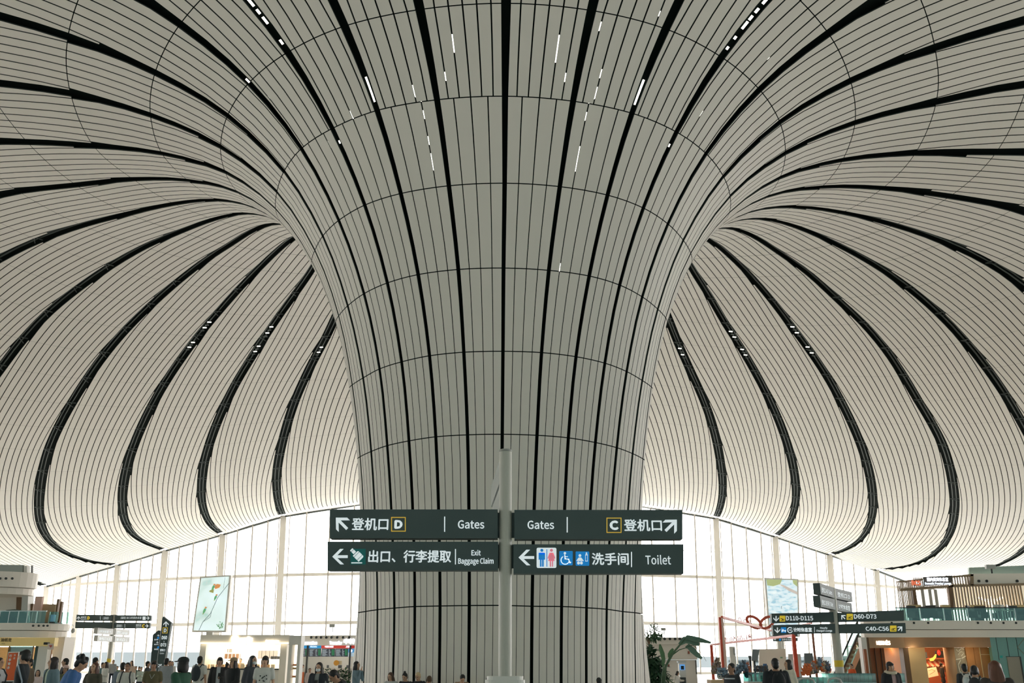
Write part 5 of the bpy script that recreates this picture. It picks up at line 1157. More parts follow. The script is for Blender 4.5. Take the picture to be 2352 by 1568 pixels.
lm = MB(); dd = (c_ - d_).normalized(); st = d_.lerp(c_, .40); wd = max(v[0] for v in vs); Lw = (c_ - d_).length*.40
[lm.add([st + dd*(v[0]/wd*Lw + e_[0]) + Vector((0, 0, .08 + .75*v[2] + e_[1])) for v in vs], fs) for e_ in ((0, 0), (.02, 0), (-.02, 0), (.045, 0), (-.045, 0), (0, .025), (0, -.025))]; lm.build('lettering', M_red, t, fix=False)['label'] = 'red lettering seen from behind'
# grey totem, monitor, partitions behind the stall
def slab_thing(name, label, cat, pts, Y, m_, depth=.15, legs=True):
    t, F = new(name, label, cat, sum(p[0] for p in pts)/len(pts), Y); q = MB(); F.b4(q, pts, depth); q.build('panel', m_, t)
    zb = min(F.p(*p)[1] for p in pts)
    if zb > .05: q = MB(); x = sum(F.p(*p)[0] for p in pts[:2])/2; q.bar((x, depth/2, 0), (x, depth/2, zb+.05), .08, .08, up=(0, 1, 0)); q.build('stand', M_dark, t)
    return t, F
t, F = slab_thing('totem', 'pale grey leaning totem with a small screen behind the toy stall', 'sign', [(1681, 1548), (1693, 1547), (1688, 1484.5), (1676, 1484)], 50, M_kiosk, .2)
m = MB(); F.poly(m, [(1684.5, 1503), (1689, 1504), (1687.5, 1488), (1683, 1488)], .01); m.build('screen', M_greyb, t, fix=False)
slab_thing('monitor', 'grey tilted monitor on a dark stand over the glass counters', 'screen', [(1726, 1517), (1740, 1519), (1744.5, 1491), (1729, 1490)], 46, mat('monitor_grey', (136, 142, 142), .4), .08)
slab_thing('monitor', 'tiny dark box screen left of the tilted monitor', 'screen', [(1720, 1511), (1726, 1512), (1725.5, 1505), (1719, 1505)], 46.5, mat('monitor_dk', (110, 116, 116), .4), .08)
t, F = slab_thing('partition', 'wide white partition wall behind the toy stall', 'partition', [(1744, 1560), (1806, 1560), (1805, 1489.5), (1744, 1490)], 64, M_beige, .2)
m = MB(); F.rect(m, 1792, 1508, 1797.5, 1511.5, .01); m.build('exit_sign', mat('exit_pale', (150, 190, 160), .5), t, fix=False)
slab_thing('partition', 'pinkish white panel beside the thick red post', 'partition', [(1813, 1556), (1843, 1556), (1839, 1501), (1811, 1501)], 52, mat('pinkish', (228, 216, 212), .5), .12)
slab_thing('partition', 'dark grey upright panel right of the red frame', 'partition', [(1850, 1548), (1873, 1548), (1866.5, 1499.5), (1847.5, 1499.5)], 50, mat('panel_grey', (112, 118, 120), .5), .12)
# counters
def counter(label, px0, px1, Y, py, col, glassy=True):
    t, F = new('display_counter', label, 'counter', (px0+px1)/2, Y); z = zat(py, Y)
    q = MB(); F.bx(q, px0, px1, 0, z-.28 if glassy else z, .7, 0, pr=1550); q.build('cabinet', mat('counter_'+col[0], col[1], .5), t)
    if glassy:
        n = max(2, int((px1-px0)/9))
        for i in range(n): q = MB(); F.bx(q, px0+(px1-px0)*i/n+.3, px0+(px1-px0)*(i+1)/n-.3, z-.28, z, .66, .02, pr=1550); q.build('glass_bin', glass_mat('bin_glass', (150, 196, 190), .15), t)
        q = MB(); F.bx(q, px0, px1, z-.3, z-.27, .72, -.01, pr=1550); q.build('ledge', M_chrome, t)
    return t
counter('row of greenish glass bins on a counter behind the man with the striped jacket', 1718, 1762, 32, 1544, ('cream', (214, 186, 150)))
counter('plain pale wooden counter under the left red post', 1633, 1670, 30, 1561, ('woodp', (220, 186, 146)), False)
counter('long glass-topped counter heaped with soft toys right of the two shoppers', 1822, 1900, 30, 1555, ('tan', (196, 170, 130)))
counter('low glass counter left of the parka wearer', 1902, 2012, 31, 1546, ('steel', (150, 170, 168)))
counter('glass counter right of the parka wearer', 2052, 2078, 33, 1546, ('steel2', (150, 170, 168)))
for px0, px1, lab in ((1826, 1868, 'rounded chrome rail hoop left of the toy counter'), (1896, 1930, 'rounded chrome rail hoop beside the signpost pole')):
    t, F = new('rail_hoop', lab, 'rail', (px0+px1)/2, 27); z = zat(1557, 27); w = (at(px1, 1521, 27).x - at(px0, 1521, 27).x)/2
    q = MB(); q.smooth = True; q.tube([(-w, 0, 0), (-w, 0, z-.16), (-w+.05, 0, z-.04), (-w+.16, 0, z), (w-.16, 0, z), (w-.05, 0, z-.04), (w, 0, z-.16), (w, 0, 0)], .03, 8); q.build('tube', M_chrome, t)
# soft toys
def toy(col):
    t = thing('plush_toy', 'soft toy in the heap', 'toy', (0, 0, 0), 0, None); m_ = mat('plush_%d_%d_%d' % col, col, .9, noise=.15, nscale=20)
    q = MB(); q.smooth = True; q.ell((0, 0, .11), (.1, .09, .12), 10, 7)
    for sx in (-1, 1): q.ell((sx*.1, -.03, .14), (.035, .035, .07), 8, 5); q.ell((sx*.06, -.08, .04), (.04, .07, .04), 8, 5)
    q.build('body', m_, t)
    q = MB(); q.smooth = True; q.ell((0, -.01, .28), (.085, .08, .08), 10, 7)
    for sx in (-1, 1): q.ell((sx*.065, 0, .355), (.03, .018, .035), 8, 5)
    q.ell((0, -.085, .265), (.035, .03, .028), 8, 5)
    q.build('head', m_, t)
    return t
TC = [(150, 130, 110), (96, 104, 116), (200, 176, 150), (224, 120, 70), (128, 150, 170), (170, 150, 150), (214, 206, 198), (110, 96, 92)]
protos = {}
def put_toy(col, px, py, Y, s, label, group):
    if col not in protos: protos[col] = toy(col); o = protos[col]
    else: o = copy_tree(protos[col])
    p = at(px, py, Y); o.location = (p.x, Y, p.z); o.scale = (s, s, s); o.rotation_euler.z = random.uniform(-1, 1); o['label'] = label; o['group'] = group
for i in range(24):
    r = i/24; px = 1863 + (i*7.3) % 42; k = 1-abs(px-1884)/30
    put_toy(TC[(i*5) % 8 if i % 8 != 3 else 1], px, 1552 - (4 + 22*max(0, k))*(.35+.65*((i*37) % 24)/24) , 30.2 + .03*(i % 5), .7, 'soft toy in the grey and brown heap right of the shoppers', 'soft toys heaped on the long glass counter')
for i in range(6): put_toy(TC[3], 1846 + i*2.6 + (i % 2), 1551 - 5*(i % 3), 30, .6, 'orange soft toy at the left of the toy heap', 'orange soft toys on the long glass counter')
for i in range(9): put_toy(TC[(0, 7, 5)[i % 3]], 1640 + (i*3.3) % 15, 1548 - 6*(i % 4), 36, .8, 'brown soft toy hanging left of the red post', 'brown soft toys by the left red post')
for i in range(12): put_toy(TC[(4, 1, 1, 4)[i % 4]], 1688 + (i*5.7) % 30, 1556 - 5*(i % 5), 33, .75, 'blue grey soft toy behind the man in the striped jacket', 'blue soft toys behind the man in the striped jacket')
for i in range(5): put_toy((176, 110, 88), 1712 + (i*2.9) % 11, 1549 - 5*(i % 3), 35, .75, 'reddish brown soft toy left of the glass bins', 'reddish soft toys left of the glass bins')
for i in range(9): put_toy(TC[(6, 1, 4)[i % 3]], 1652 + (i*4.4) % 22, 1559 - 4*(i % 3), 29.8, .6, 'pale soft toy on the wooden counter under the red posts', 'pale soft toys on the wooden counter')
for i in range(7): put_toy(TC[7] if i % 2 else TC[1], 1735 + i*4.5, 1543, 32.3, .55, 'small dark figure standing on the glass bins', 'small dark figures on the glass bins')
t, F = new('price_screen', 'small blue screen standing on the glass bins', 'screen', 1756.5, 32.3); t.location.z = zat(1544, 32); 
q = MB(); q.box((0, 0, .2), (.12, .03, .13)); q.build('panel', mat('screen_deep', (50, 84, 120), .4, emit=.2), t); MB().box((0, 0, .07), (.03, .03, .14)).build('stand', M_black, t)

# ------------------------------------------------------------------ people
def fuse(mb, voxel, name, mats, parent, cut=None, smooth=True):
    """melts the collected shapes into one continuous skin"""
    me = mb.mesh(name, mats); o = bpy.data.objects.new(name, me); COL.objects.link(o)
    md = o.modifiers.new('r', 'REMESH'); md.mode = 'VOXEL'; md.voxel_size = voxel; md.use_smooth_shade = smooth
    m2 = o.modifiers.new('s', 'SMOOTH'); m2.iterations = 2; m2.factor = .5
    dg = bpy.context.evaluated_depsgraph_get(); new_ = bpy.data.meshes.new_from_object(o.evaluated_get(dg))
    o.modifiers.clear(); o.data = new_; bpy.data.meshes.remove(me)
    if not new_.materials: new_.materials.append(mats)
    if cut:
        b = bmesh.new(); b.from_mesh(new_); bmesh.ops.delete(b, geom=[f for f in b.faces if cut(f.calc_center_median())], context='FACES'); b.to_mesh(new_); b.free()
    for p in new_.polygons: p.use_smooth = True
    new_.name = name; o.name = name; o.parent = parent
    return o
SKIN = [(206, 164, 136), (188, 146, 118), (168, 126, 100)]
TORSO = [(.80, .13, .09), (.88, .146, .104), (.97, .146, .105), (1.08, .138, .10), (1.2, .152, .11), (1.32, .172, .112), (1.40, .168, .098), (1.445, .115, .075), (1.475, .062, .06)]
ARMS = {'down': ((.225, .025, 1.13), (.235, -.03, .89)), 'phone': ((.215, .02, 1.13), (.085, -.25, 1.17)), 'face': ((.2, -.14, 1.17), (.05, -.165, 1.44)),
        'front': ((.21, -.05, 1.13), (.185, -.23, .97)), 'back': ((.215, .13, 1.14), (.22, .13, .90)), 'hip': ((.30, .05, 1.16), (.175, -.06, 1.0)),
        'strap': ((.225, -.03, 1.15), (.13, -.15, 1.33)), 'lap': ((.22, -.02, 1.13), (.1, -.24, .98)), 'reach': ((.24, -.18, 1.22), (.22, -.42, 1.3))}
def person(label, px, top, Y, face=0.0, skin=0, hair='short', hc=(30, 27, 25), top_c=(60, 62, 66), top_k='long', shirt=None, legs_c=(48, 52, 60), pose='stand',
           arms=('down', 'down'), lean=0.0, nod=0.0, turn=0.0, extras=(), group=None, build=1.0, coat=.84):
    p = at(px, top, Y)
    sit = pose == 'sit'; dz = -.40 if sit else 0.0
    lz = lean
    htop = .92 + dz + (1.725-.92)*math.cos(lz)*(1 if nod < .3 else .985)
    sc = p.z / htop
    rz = math.radians(face)
    off = Matrix.Rotation(rz, 3, 'Z') @ Vector((0, -math.sin(lz)*.75*sc, 0))
    t = thing('person', label, 'person', (p.x - off.x, Y - off.y, 0), rz, group); t.scale = (sc, sc, sc)
    vx = .016 if Y < 36 else .024
    Rl = Matrix.Rotation(lz, 3, 'X'); Rn = Matrix.Rotation(nod, 3, 'X') @ Matrix.Rotation(turn, 3, 'Z')
    hip = Vector((0, 0, .92)); nk = Vector((0, .005, 1.5))
    def U(q): return hip + Rl @ (Vector(q) - hip) + Vector((0, 0, dz))
    def Hd(q): return U(nk + Rn @ (Vector(q) - nk))
    def ring(mb, rs, f, infl=0.0, seg=16):
        mb.loft([[f((math.cos(2*PI*j/seg)*(rx*build+infl), math.sin(2*PI*j/seg)*(ry*build+infl), z)) for j in range(seg)] for z, rx, ry in rs])
    def tubeS(mb, pts, rr): mb.tube(pts, rr, 10); [mb.ell(q, r*.99, 8, 6) for q, r in zip(pts, rr)]
    A = []
    for sg, a in zip((-1, 1), arms):
        e, w = ARMS[a]; A.append([U((sg*.175*build, 0, 1.40)), U((sg*e[0]*build, e[1], e[2])), U((sg*w[0], w[1], w[2]))])
    L = []
    for i, sg in enumerate((-1, 1)):
        if sit: L.append([Vector((sg*.09, 0, .52)), Vector((sg*.11, -.42, .50)), Vector((sg*.11, -.40, .09))])
        elif pose == 'walk': s = (1 if i else -1); L.append([Vector((sg*.09, 0, .92)), Vector((sg*.095, -.14 if s > 0 else .03, .50)), Vector((sg*.095, -.16 if s > 0 else .30, .09 if s > 0 else .14))])
        else: L.append([Vector((sg*.09, 0, .92)), Vector((sg*.1, -.01, .5)), Vector((sg*.1, .02, .09))])
    S = mat('skin_%d' % skin, SKIN[skin], .55)
    b = MB(); ring(b, TORSO, U); b.cyl(U((0, .01, 1.42)), Hd((0, 0, 1.55)), .056, .054)
    HR = [(1.495, .03, .03, -.045), (1.52, .05, .056, -.03), (1.555, .066, .082, -.012), (1.60, .074, .094, 0), (1.645, .077, .099, .004), (1.685, .066, .084, .006), (1.712, .04, .05, .006), (1.722, .012, .015, .006)]
    b.loft([[Hd((math.cos(2*PI*j/14)*rx, math.sin(2*PI*j/14)*ry + oy, z)) for j in range(14)] for z, rx, ry, oy in HR])
    b.tube([Hd((0, -.092, 1.632)), Hd((0, -.112, 1.592)), Hd((0, -.094, 1.58))], [.010, .017, .012], 8)
    for sg in (-1, 1): b.ell(Hd((sg*.078, .008, 1.60)), (.012, .02, .032), 8, 6)
    for (sh, el, wr) in A:
        tubeS(b, [sh, el, wr], [.05, .038, .027])
        d = (wr-el).normalized(); x = d.cross(Vector((0, 1, .3))).normalized(); n = x.cross(d)
        pc = wr + d*.055
        b.ell(pc, (.034, .016, .048), 8, 6, Matrix((x, n, d)).transposed())
        if Y < 36:
            for i, (u, l) in enumerate(((-.027, .052), (-.009, .066), (.009, .062), (.026, .048))):
                q0 = pc + x*u + d*.035; b.tube([q0, q0 + d*l*.6 - n*.006, q0 + d*l*.95 - n*.022], [.0095, .009, .008], 6)
            sgn = -1 if d.x > 0 else 1
            b.tube([wr + d*.03 + x*.028*sgn, wr + d*.06 + x*.05*sgn - n*.01, wr + d*.088 + x*.052*sgn - n*.02], [.012, .011, .009], 6)
    for h_, k_, a_ in L: tubeS(b, [h_, k_, a_], [.078, .055, .038]); b.ell(a_ + Vector((0, -.06, -.045)), (.042, .115, .036), 8, 6)
    fuse(b, vx, 'body', S, t)
    # clothes
    tm = mat('cloth_%d_%d_%d' % top_c, top_c, .85, noise=.10, nscale=14)
    def torso_cloth(mb, infl, z0, sleeves):
        rs = [(z0, .184, .140)] + [(r[0], max(r[1], {.88: .18, .97: .166}.get(r[0], 0)), max(r[2], {.88: .136, .97: .122}.get(r[0], 0))) for r in TORSO if r[0] > z0+.03][:-1] + [(1.462, .085, .072)]
        ring(mb, rs, U, infl)
        for sh, el, wr in A:
            if sleeves == 'short': tubeS(mb, [sh, sh.lerp(el, .62)], [.062+infl*.5, .056+infl*.5])
            else: tubeS(mb, [sh, el, el.lerp(wr, .93)], [.058+infl*.6, .047+infl*.7, .036+infl*.5])
    if shirt:
        q = MB(); torso_cloth(q, .012, .86, 'short'); fuse(q, vx, 'shirt', mat('cloth_%d_%d_%d' % shirt, shirt, .85), t)
        q = MB(); torso_cloth(q, .034, coat, 'long')
        fuse(q, vx, 'jacket', tm, t, cut=lambda c: abs(c.x) < .052 and c.y < -.02 and c.z < 1.5 + dz)
    else:
        q = MB(); torso_cloth(q, .016 if top_k != 'loose' else .04, coat, 'short' if top_k == 'tee' else 'long'); fuse(q, vx, 'top', tm, t)
    q = MB()
    lm = mat('cloth_%d_%d_%d' % legs_c, legs_c, .85, noise=.08, nscale=14)
    q.ell((0, 0, .88+dz), (.166*build, .124*build, .15), 14, 10)
    if pose == 'skirt': q.loft([[(math.cos(2*PI*j/16)*rx, math.sin(2*PI*j/16)*rx*.8, z) for j in range(16)] for z, rx in ((.45, .24), (.7, .2), (.95, .155))])
    else:
        for h_, k_, a_ in L: tubeS(q, [h_, k_, a_.lerp(k_, .06)], [.093, .07, .058])
    fuse(q, vx, 'skirt' if pose == 'skirt' else 'trousers', lm, t)
    for h_, k_, a_ in L:
        q = MB(); q.smooth = True; q.ell(a_ + Vector((0, -.065, -.045)), (.05, .13, .045), 10, 6); q.build('shoe', mat('shoe_dark', (60, 58, 58), .6), t)
    # hair
    hm = mat('hair_%d_%d_%d' % hc, hc, .5, noise=.15, nscale=30)
    q = MB()
    def E(c, r): q.ell(Hd(c), r, 12, 8, Rl @ Rn)
    E((0, .018, 1.640), (.088, .104, .098))
    E((0, .05, 1.58), (.075, .065, .085))
    if hair == 'long': E((0, .06, 1.47), (.105, .065, .2)); [E((sg*.078, .0, 1.53), (.026, .06, .14)) for sg in (-1, 1)]
    if hair == 'verylong': E((0, .075, 1.38), (.12, .06, .33)); [E((sg*.08, -.005, 1.46), (.03, .065, .24)) for sg in (-1, 1)]
    if hair == 'bob': E((0, .05, 1.54), (.098, .075, .12)); [E((sg*.078, .0, 1.56), (.024, .06, .1)) for sg in (-1, 1)]
    if hair == 'fringe': E((0, -.06, 1.662), (.074, .05, .042)); [E((sg*.074, .0, 1.59), (.02, .05, .07)) for sg in (-1, 1)]
    if hair == 'messy': [E((.07*math.cos(a), .05+.06*math.sin(a), 1.68 + .03*math.sin(3*a)), (.045, .05, .05)) for a in [i*.9 for i in range(7)]]
    if hair == 'bun': E((0, .06, 1.745), (.04, .04, .035))
    if hair == 'pony': E((0, .12, 1.56), (.035, .04, .12)); E((0, .1, 1.66), (.04, .04, .04))
    if hair != 'shaved':
        inv = lambda c: c
        fm = Rl @ Rn
        def facecut(c):
            l = fm.inverted() @ (c - Hd((0, 0, 1.6)))
            return l.y < -.045 and l.z < (.052 if hair != 'fringe' else .03) and abs(l.x) < .068 and l.z > -.12
        fuse(q, .012 if Y < 36 else .02, 'hair', hm, t, cut=facecut)
    if Y < 36:
        dk = mat('eye_dark', (40, 32, 28), .4)
        for sg in (-1, 1):
            q = MB(); q.ell(Hd((sg*.031, -.089, 1.617)), (.0125, .008, .0075), 8, 6, Rl @ Rn); q.build('eye', dk, t)
            q = MB(); q.tube([Hd((sg*.015, -.098, 1.634)), Hd((sg*.032, -.097, 1.64)), Hd((sg*.05, -.083, 1.634))], .004, 5); q.build('eyebrow', dk, t)
        q = MB(); q.ell(Hd((0, -.092, 1.553)), (.022, .008, .006), 8, 6, Rl @ Rn); q.build('mouth', mat('lips', (164, 96, 88), .5), t)
    for ex in extras:
        k = ex[0]; c = ex[1] if len(ex) > 1 else None
        if k == 'cap':
            q = MB(); q.smooth = True
            q.loft([[Hd((math.cos(2*PI*j/16)*r*.092/.09, .012+math.sin(2*PI*j/16)*r*.112/.09, z)) for j in range(16)] for z, r in ((1.655, .092), (1.69, .09), (1.725, .07), (1.742, .035), (1.745, .004))])
            q.loft([[Hd((x*.08, -.09 - .085*math.sqrt(max(0, 1-x*x)), 1.66 - .012*abs(x) + dz_)) for x in [i/5-1 for i in range(11)]] + [Hd((x*.08, -.07, 1.664 + dz_)) for x in [1-i/5 for i in range(11)]] for dz_ in (0, .008)])
            q.build('cap', mat('cap_%d_%d_%d' % c, c, .8), t)
        if k == 'mask':
            q = MB(); q.smooth = True; q.ell(Hd((0, -.062, 1.556)), (.062, .056, .046), 12, 8, Rl @ Rn); q.build('face_mask', mat('mask_white', (226, 230, 230), .7), t)
        if k == 'stripe':
            z = ex[2]; q = MB(); q.loft([[U((math.cos(2*PI*j/20)*(.178+.036), math.sin(2*PI*j/20)*(.112+.04), zz)) for j in range(20)] for zz in (z, z+.03)], cap=False); q.build('reflective_stripe', mat('stripe_%d_%d_%d' % c, c, .5), t)
        if k == 'sidestripe':
            for sg in (-1, 1): q = MB(); sh, el, wr = A[0 if sg < 0 else 1]; o_ = Vector((sg*.062, -.03, 0)); q.tube([sh + o_ + Vector((0, 0, .04)), el + o_*.95, wr + o_*.8], .016, 6); q.build('sleeve_stripe', mat('stripe_%d_%d_%d' % c, c, .5), t)
        if k == 'print':
            for i, (x, z) in enumerate(((-.07, 1.27), (0, 1.24), (.03, 1.26), (.075, 1.28), (-.08, 1.17), (.01, 1.16), (.03, 1.15), (.085, 1.2), (-.02, 1.22))):
                q = MB(); q.ell(U((x, -.128 + .25*x*x*4, z)), (.018, .01, .014), 8, 5); q.build('chest_print', M_black, t)
        if k == 'fur':
            q = MB(); q.smooth = True; q.tube([U((.12*math.cos(a), .01+.10*math.sin(a), 1.475 + .02*math.sin(a))) for a in [2*PI*i/14 for i in range(15)]], .042, 8); q.build('fur_collar', mat('fur', (214, 200, 176), .95, noise=.2, nscale=40), t)
        if k == 'lanyard':
            q = MB(); q.tube([U((-.07, -.02, 1.46)), U((-.05, -.13, 1.36)), U((0, -.145, 1.27)), U((.05, -.13, 1.36)), U((.07, -.02, 1.46))], .007, 6); q.build('necklace', M_chrome, t)
        if k == 'phone':
            sh, el, wr = A[1]; f_ = thing('phone', ex[2], 'phone', (0, 0, 0)); M4 = Matrix.Translation(t.location) @ Matrix.Rotation(rz, 4, 'Z') @ Matrix.Scale(sc, 4)
            f_.location = M4 @ (wr + Vector((-.03, -.07, .06))); f_.rotation_euler = (math.radians(-25), 0, rz)
            MB().box((0, 0, 0), (.075, .01, .15)).build('case', M_black, f_); MB().box((0, .007, 0), (.066, .004, .138)).build('screen', mat('phone_glass', (60, 66, 72), .2), f_)
        if k == 'pack':
            f_ = thing('backpack', ex[2], 'backpack', t.location, rz); f_.scale = (sc, sc, sc)
            q = MB(); q.ell(U((0, .20, 1.22)), (.155, .085, .235), 14, 10); q.ell(U((0, .27, 1.12)), (.11, .05, .11), 12, 8); fuse(q, vx, 'pack_body', mat('pack_%d_%d_%d' % c, c, .8), f_)
            for sg in (-1, 1): q = MB(); q.tube([U((sg*.09, .15, 1.40)), U((sg*.105, .05, 1.485)), U((sg*.11, -.06, 1.46)), U((sg*.12, -.155, 1.33)), U((sg*.15, -.12, 1.15)), U((sg*.15, .12, 1.02))], .018, 6); q.build('strap', mat('pack_%d_%d_%d' % c, c, .8), f_)
    return t
bk = (38, 40, 42)
P_ = person
P_('person in a light grey shirt pulling a suitcase at the left edge', 1, 1510, 22, 80, 1, 'short', top_c=(186, 188, 190), top_k='tee', arms=('front', 'front'), pose='walk', extras=(('pack', (48, 54, 62), 'dark backpack on the person at the left edge'),))
P_('large man in a dark jacket with silver sleeve stripe walking left', 59, 1492, 20, -80, 1, 'fringe', top_c=(40, 46, 50), legs_c=(40, 42, 46), arms=('front', 'back'), pose='walk', extras=(('sidestripe', (150, 164, 176)),))
P_('person in a brown patterned jacket behind the striped-jacket man', 69, 1512, 27, -30, 1, 'short', top_c=(120, 104, 88))
P_('small child in a pale pink top left of the denim-jacket woman', 88, 1538, 30, 20, 0, 'bob', top_c=(226, 204, 200), top_k='tee', build=.9)
P_('woman in an open blue denim jacket with long dark hair', 124, 1508.5, 21, -35, 0, 'long', (44, 36, 32), (112, 136, 146), 'long', (196, 208, 190), (40, 42, 46), arms=('down', 'down'), turn=-.5)
P_('man in a black jacket behind the denim-jacket woman', 151, 1511.5, 31, -70, 1, 'short', top_c=(46, 48, 50))
P_('short person in a pink cap and olive top', 152, 1528, 27, 10, 1, 'bob', top_c=(96, 100, 70), extras=(('cap', (222, 190, 180)),))
P_('man in a blue shirt leaning forward with messy black hair', 190, 1507, 17, 110, 1, 'messy', (26, 26, 28), (64, 104, 158), 'loose', legs_c=(54, 60, 74), lean=.38, nod=.25, arms=('front', 'front'))
P_('man in an olive jacket behind the leaning man', 221, 1509.5, 33, 150, 1, 'short', top_c=(104, 112, 100))
P_('woman in a dark olive tee with long reddish hair', 219, 1521, 22, -15, 0, 'long', (92, 56, 42), (84, 80, 68), 'tee', legs_c=(60, 62, 66), arms=('hip', 'phone'))
P_('woman with white sleeves and a dark pinafore holding papers', 244, 1519.5, 40, -40, 0, 'verylong', (50, 38, 34), (222, 218, 210), legs_c=(52, 62, 70), pose='skirt', arms=('phone', 'phone'))
P_('person in a teal jacket behind the white-sleeved woman', 237, 1521, 45, 60, 1, 'short', top_c=(96, 128, 132))
P_('far man in a grey shirt and dark trousers standing alone', 261, 1515, 66, 5, 1, 'short', (90, 70, 60), (160, 164, 166), legs_c=(48, 54, 66))
P_('man in a grey blue shirt beside the white-tee man', 283, 1521, 27, -150, 1, 'short', top_c=(124, 136, 148), legs_c=(60, 64, 72))
P_('man in a white tee with dark backpack straps', 294, 1521.5, 25, 10, 2, 'short', top_c=(218, 218, 210), top_k='tee', extras=(('pack', (40, 44, 50), 'dark backpack worn by the man in the white tee'),))
P_('woman in a peach top in the middle distance', 303, 1517, 48, -10, 0, 'long', (60, 44, 40), (226, 196, 176))
P_('small far child in a pale green jacket', 325, 1531, 48, 10, 0, 'short', (70, 56, 48), (206, 216, 204), legs_c=(56, 60, 66), arms=('phone', 'phone'))
P_('far seated dark-haired person left of the pylon', 313, 1529.5, 70, 60, 1, 'short', pose='sit', top_c=(90, 104, 92))
P_('far seated person in black nearest the pylon', 320, 1530, 73, -40, 1, 'short', pose='sit', top_c=(60, 64, 66))
P_('far seated person in a green top', 270, 1529, 68, 20, 1, 'short', pose='sit', top_c=(110, 136, 110))
P_('man in black looking right before the pylon', 341, 1518, 40, 100, 1, 'short', top_c=(52, 56, 60), legs_c=(44, 46, 50))
P_('man in an olive tee with a chain round his neck', 355, 1517, 24, 10, 2, 'fringe', (28, 26, 24), (104, 96, 70), 'tee', arms=('down', 'down'), extras=(('lanyard',),))
P_('man in a grey shirt seen from behind right of the pylon', 384, 1511, 33, 175, 1, 'short', top_c=(158, 162, 166), legs_c=(52, 58, 70), top_k='loose')
P_('man in a dark jacket walking behind the grey shirt man', 391, 1517, 50, 60, 1, 'short', top_c=(64, 66, 70))
P_('woman in white behind the grey shirt man', 396, 1518, 52, 40, 0, 'bob', top_c=(214, 212, 206))
P_('large dark-haired person in a green jacket walking left', 421, 1510, 17, -110, 1, 'bob', (28, 26, 26), (44, 84, 66), 'loose', legs_c=(44, 48, 50), arms=('front', 'back'), extras=(('stripe', (150, 190, 120), 1.16), ('cap', (40, 44, 44))))
P_('person in a white tee with black backpack seen from behind', 461, 1506.5, 30, 170, 1, 'short', top_c=(226, 224, 216), top_k='tee', legs_c=(130, 140, 138), extras=(('pack', (52, 58, 64), 'black backpack on the person in the white tee before the kiosk'),))
P_('man in a dark jacket over a pale shirt looking at his phone', 506, 1509, 27, 10, 1, 'fringe', (30, 26, 24), (48, 46, 46), 'long', (198, 204, 208), (44, 46, 50), arms=('down', 'phone'), extras=(('phone', 0, 'dark phone held by the man before the kiosk'),))
P_('person with dark bun hair half hidden behind the tan-cap woman', 523, 1522, 40, 140, 1, 'bun', top_c=(150, 140, 128))
P_('woman in a tan cap and black sweatshirt before the kiosk', 537, 1510.5, 25, -30, 0, 'long', (50, 38, 34), (40, 42, 44), 'loose', legs_c=(44, 46, 50), arms=('down', 'lap'), extras=(('cap', (170, 146, 116)),))
P_('woman with very long dark hair and a white mask in a grey jacket', 582, 1505.5, 24, 60, 0, 'verylong', (52, 54, 58), (66, 70, 76), 'loose', legs_c=(50, 54, 60), extras=(('mask',),))
P_('young person in a white tee with black printed marks', 610, 1506, 23, 5, 0, 'fringe', (38, 36, 36), (216, 216, 210), 'tee', legs_c=(64, 68, 74), extras=(('print',),), coat=.80)
P_('shop assistant behind the kiosk counter', 553, 1511.5, 60.2, 0, 0, 'short', top_c=(150, 140, 128))
P_('seated staff member at the orange desk', 696, 1526, 69.8, 0, 1, 'short', top_c=(224, 226, 228), pose='sit')
P_('child in a white top left of the masked woman', 712, 1534, 45, 20, 1, 'short', (50, 40, 36), (226, 206, 200))
P_('masked woman in a dark jacket over a grey tee left of the column', 734, 1521, 22, -10, 0, 'long', (44, 38, 36), (46, 50, 56), 'long', (150, 154, 152), (50, 54, 60), arms=('lap', 'phone'), nod=.12, extras=(('mask',), ('phone', 0, 'dark phone held by the masked woman')))
P_('hunched person in black bending over left of the column', 766, 1539, 23, -60, 1, 'short', (30, 28, 28), (42, 44, 46), 'loose', lean=.55, nod=.2, arms=('lap', 'lap'), pose='sit')
P_('woman in a denim jacket with a hand at her mouth at the column edge', 820, 1518.5, 28.5, 75, 0, 'long', (44, 36, 34), (118, 140, 150), legs_c=(60, 70, 84), arms=('face', 'face'))
bench = thing('bench', 'low curved seat running round the foot of the column', 'bench', (-.4, 35.2, 0))
q = MB(); q.loft([[( r*math.cos(a), r*math.sin(a), z) for r, z in ((5.75, 0), (6.35, 0), (6.35, .5), (5.75, .5))] for a in [PI*1.02 + PI*.96*i/40 for i in range(41)]]); q.build('seat', M_white, bench)
YS = 28.75
def seat(label, px, top, dy=0, **k):
    x = at(px, 1545, YS).x; a = math.atan2(x+.4, 35.2-YS); return P_(label, px, top, 35.2 - math.cos(a)*6.0 + dy, math.degrees(a)+k.pop('face', 0), pose='sit', **k)
seat('seated long-haired woman in grey, leftmost at the column', 898, 1543.5, hair='long', hc=(84, 60, 46), top_c=(190, 192, 192), arms=('lap', 'phone'), nod=.25, skin=0, lean=.1)
seat('seated person with a dark top-knot at the column', 931, 1545, hair='bun', hc=(32, 30, 32), top_c=(50, 54, 58), nod=.35, lean=.15, arms=('lap', 'lap'))
seat('seated person in a cream beanie and black top at the column', 961, 1544, hair='short', hc=(214, 190, 150), top_c=(42, 44, 46), nod=.35, lean=.15, arms=('lap', 'lap'))
seat('seated person with brown hair slumped sideways in a brown jacket', 986, 1551, hair='fringe', hc=(92, 68, 48), top_c=(112, 84, 66), nod=.5, lean=.4, face=30, arms=('lap', 'lap'))
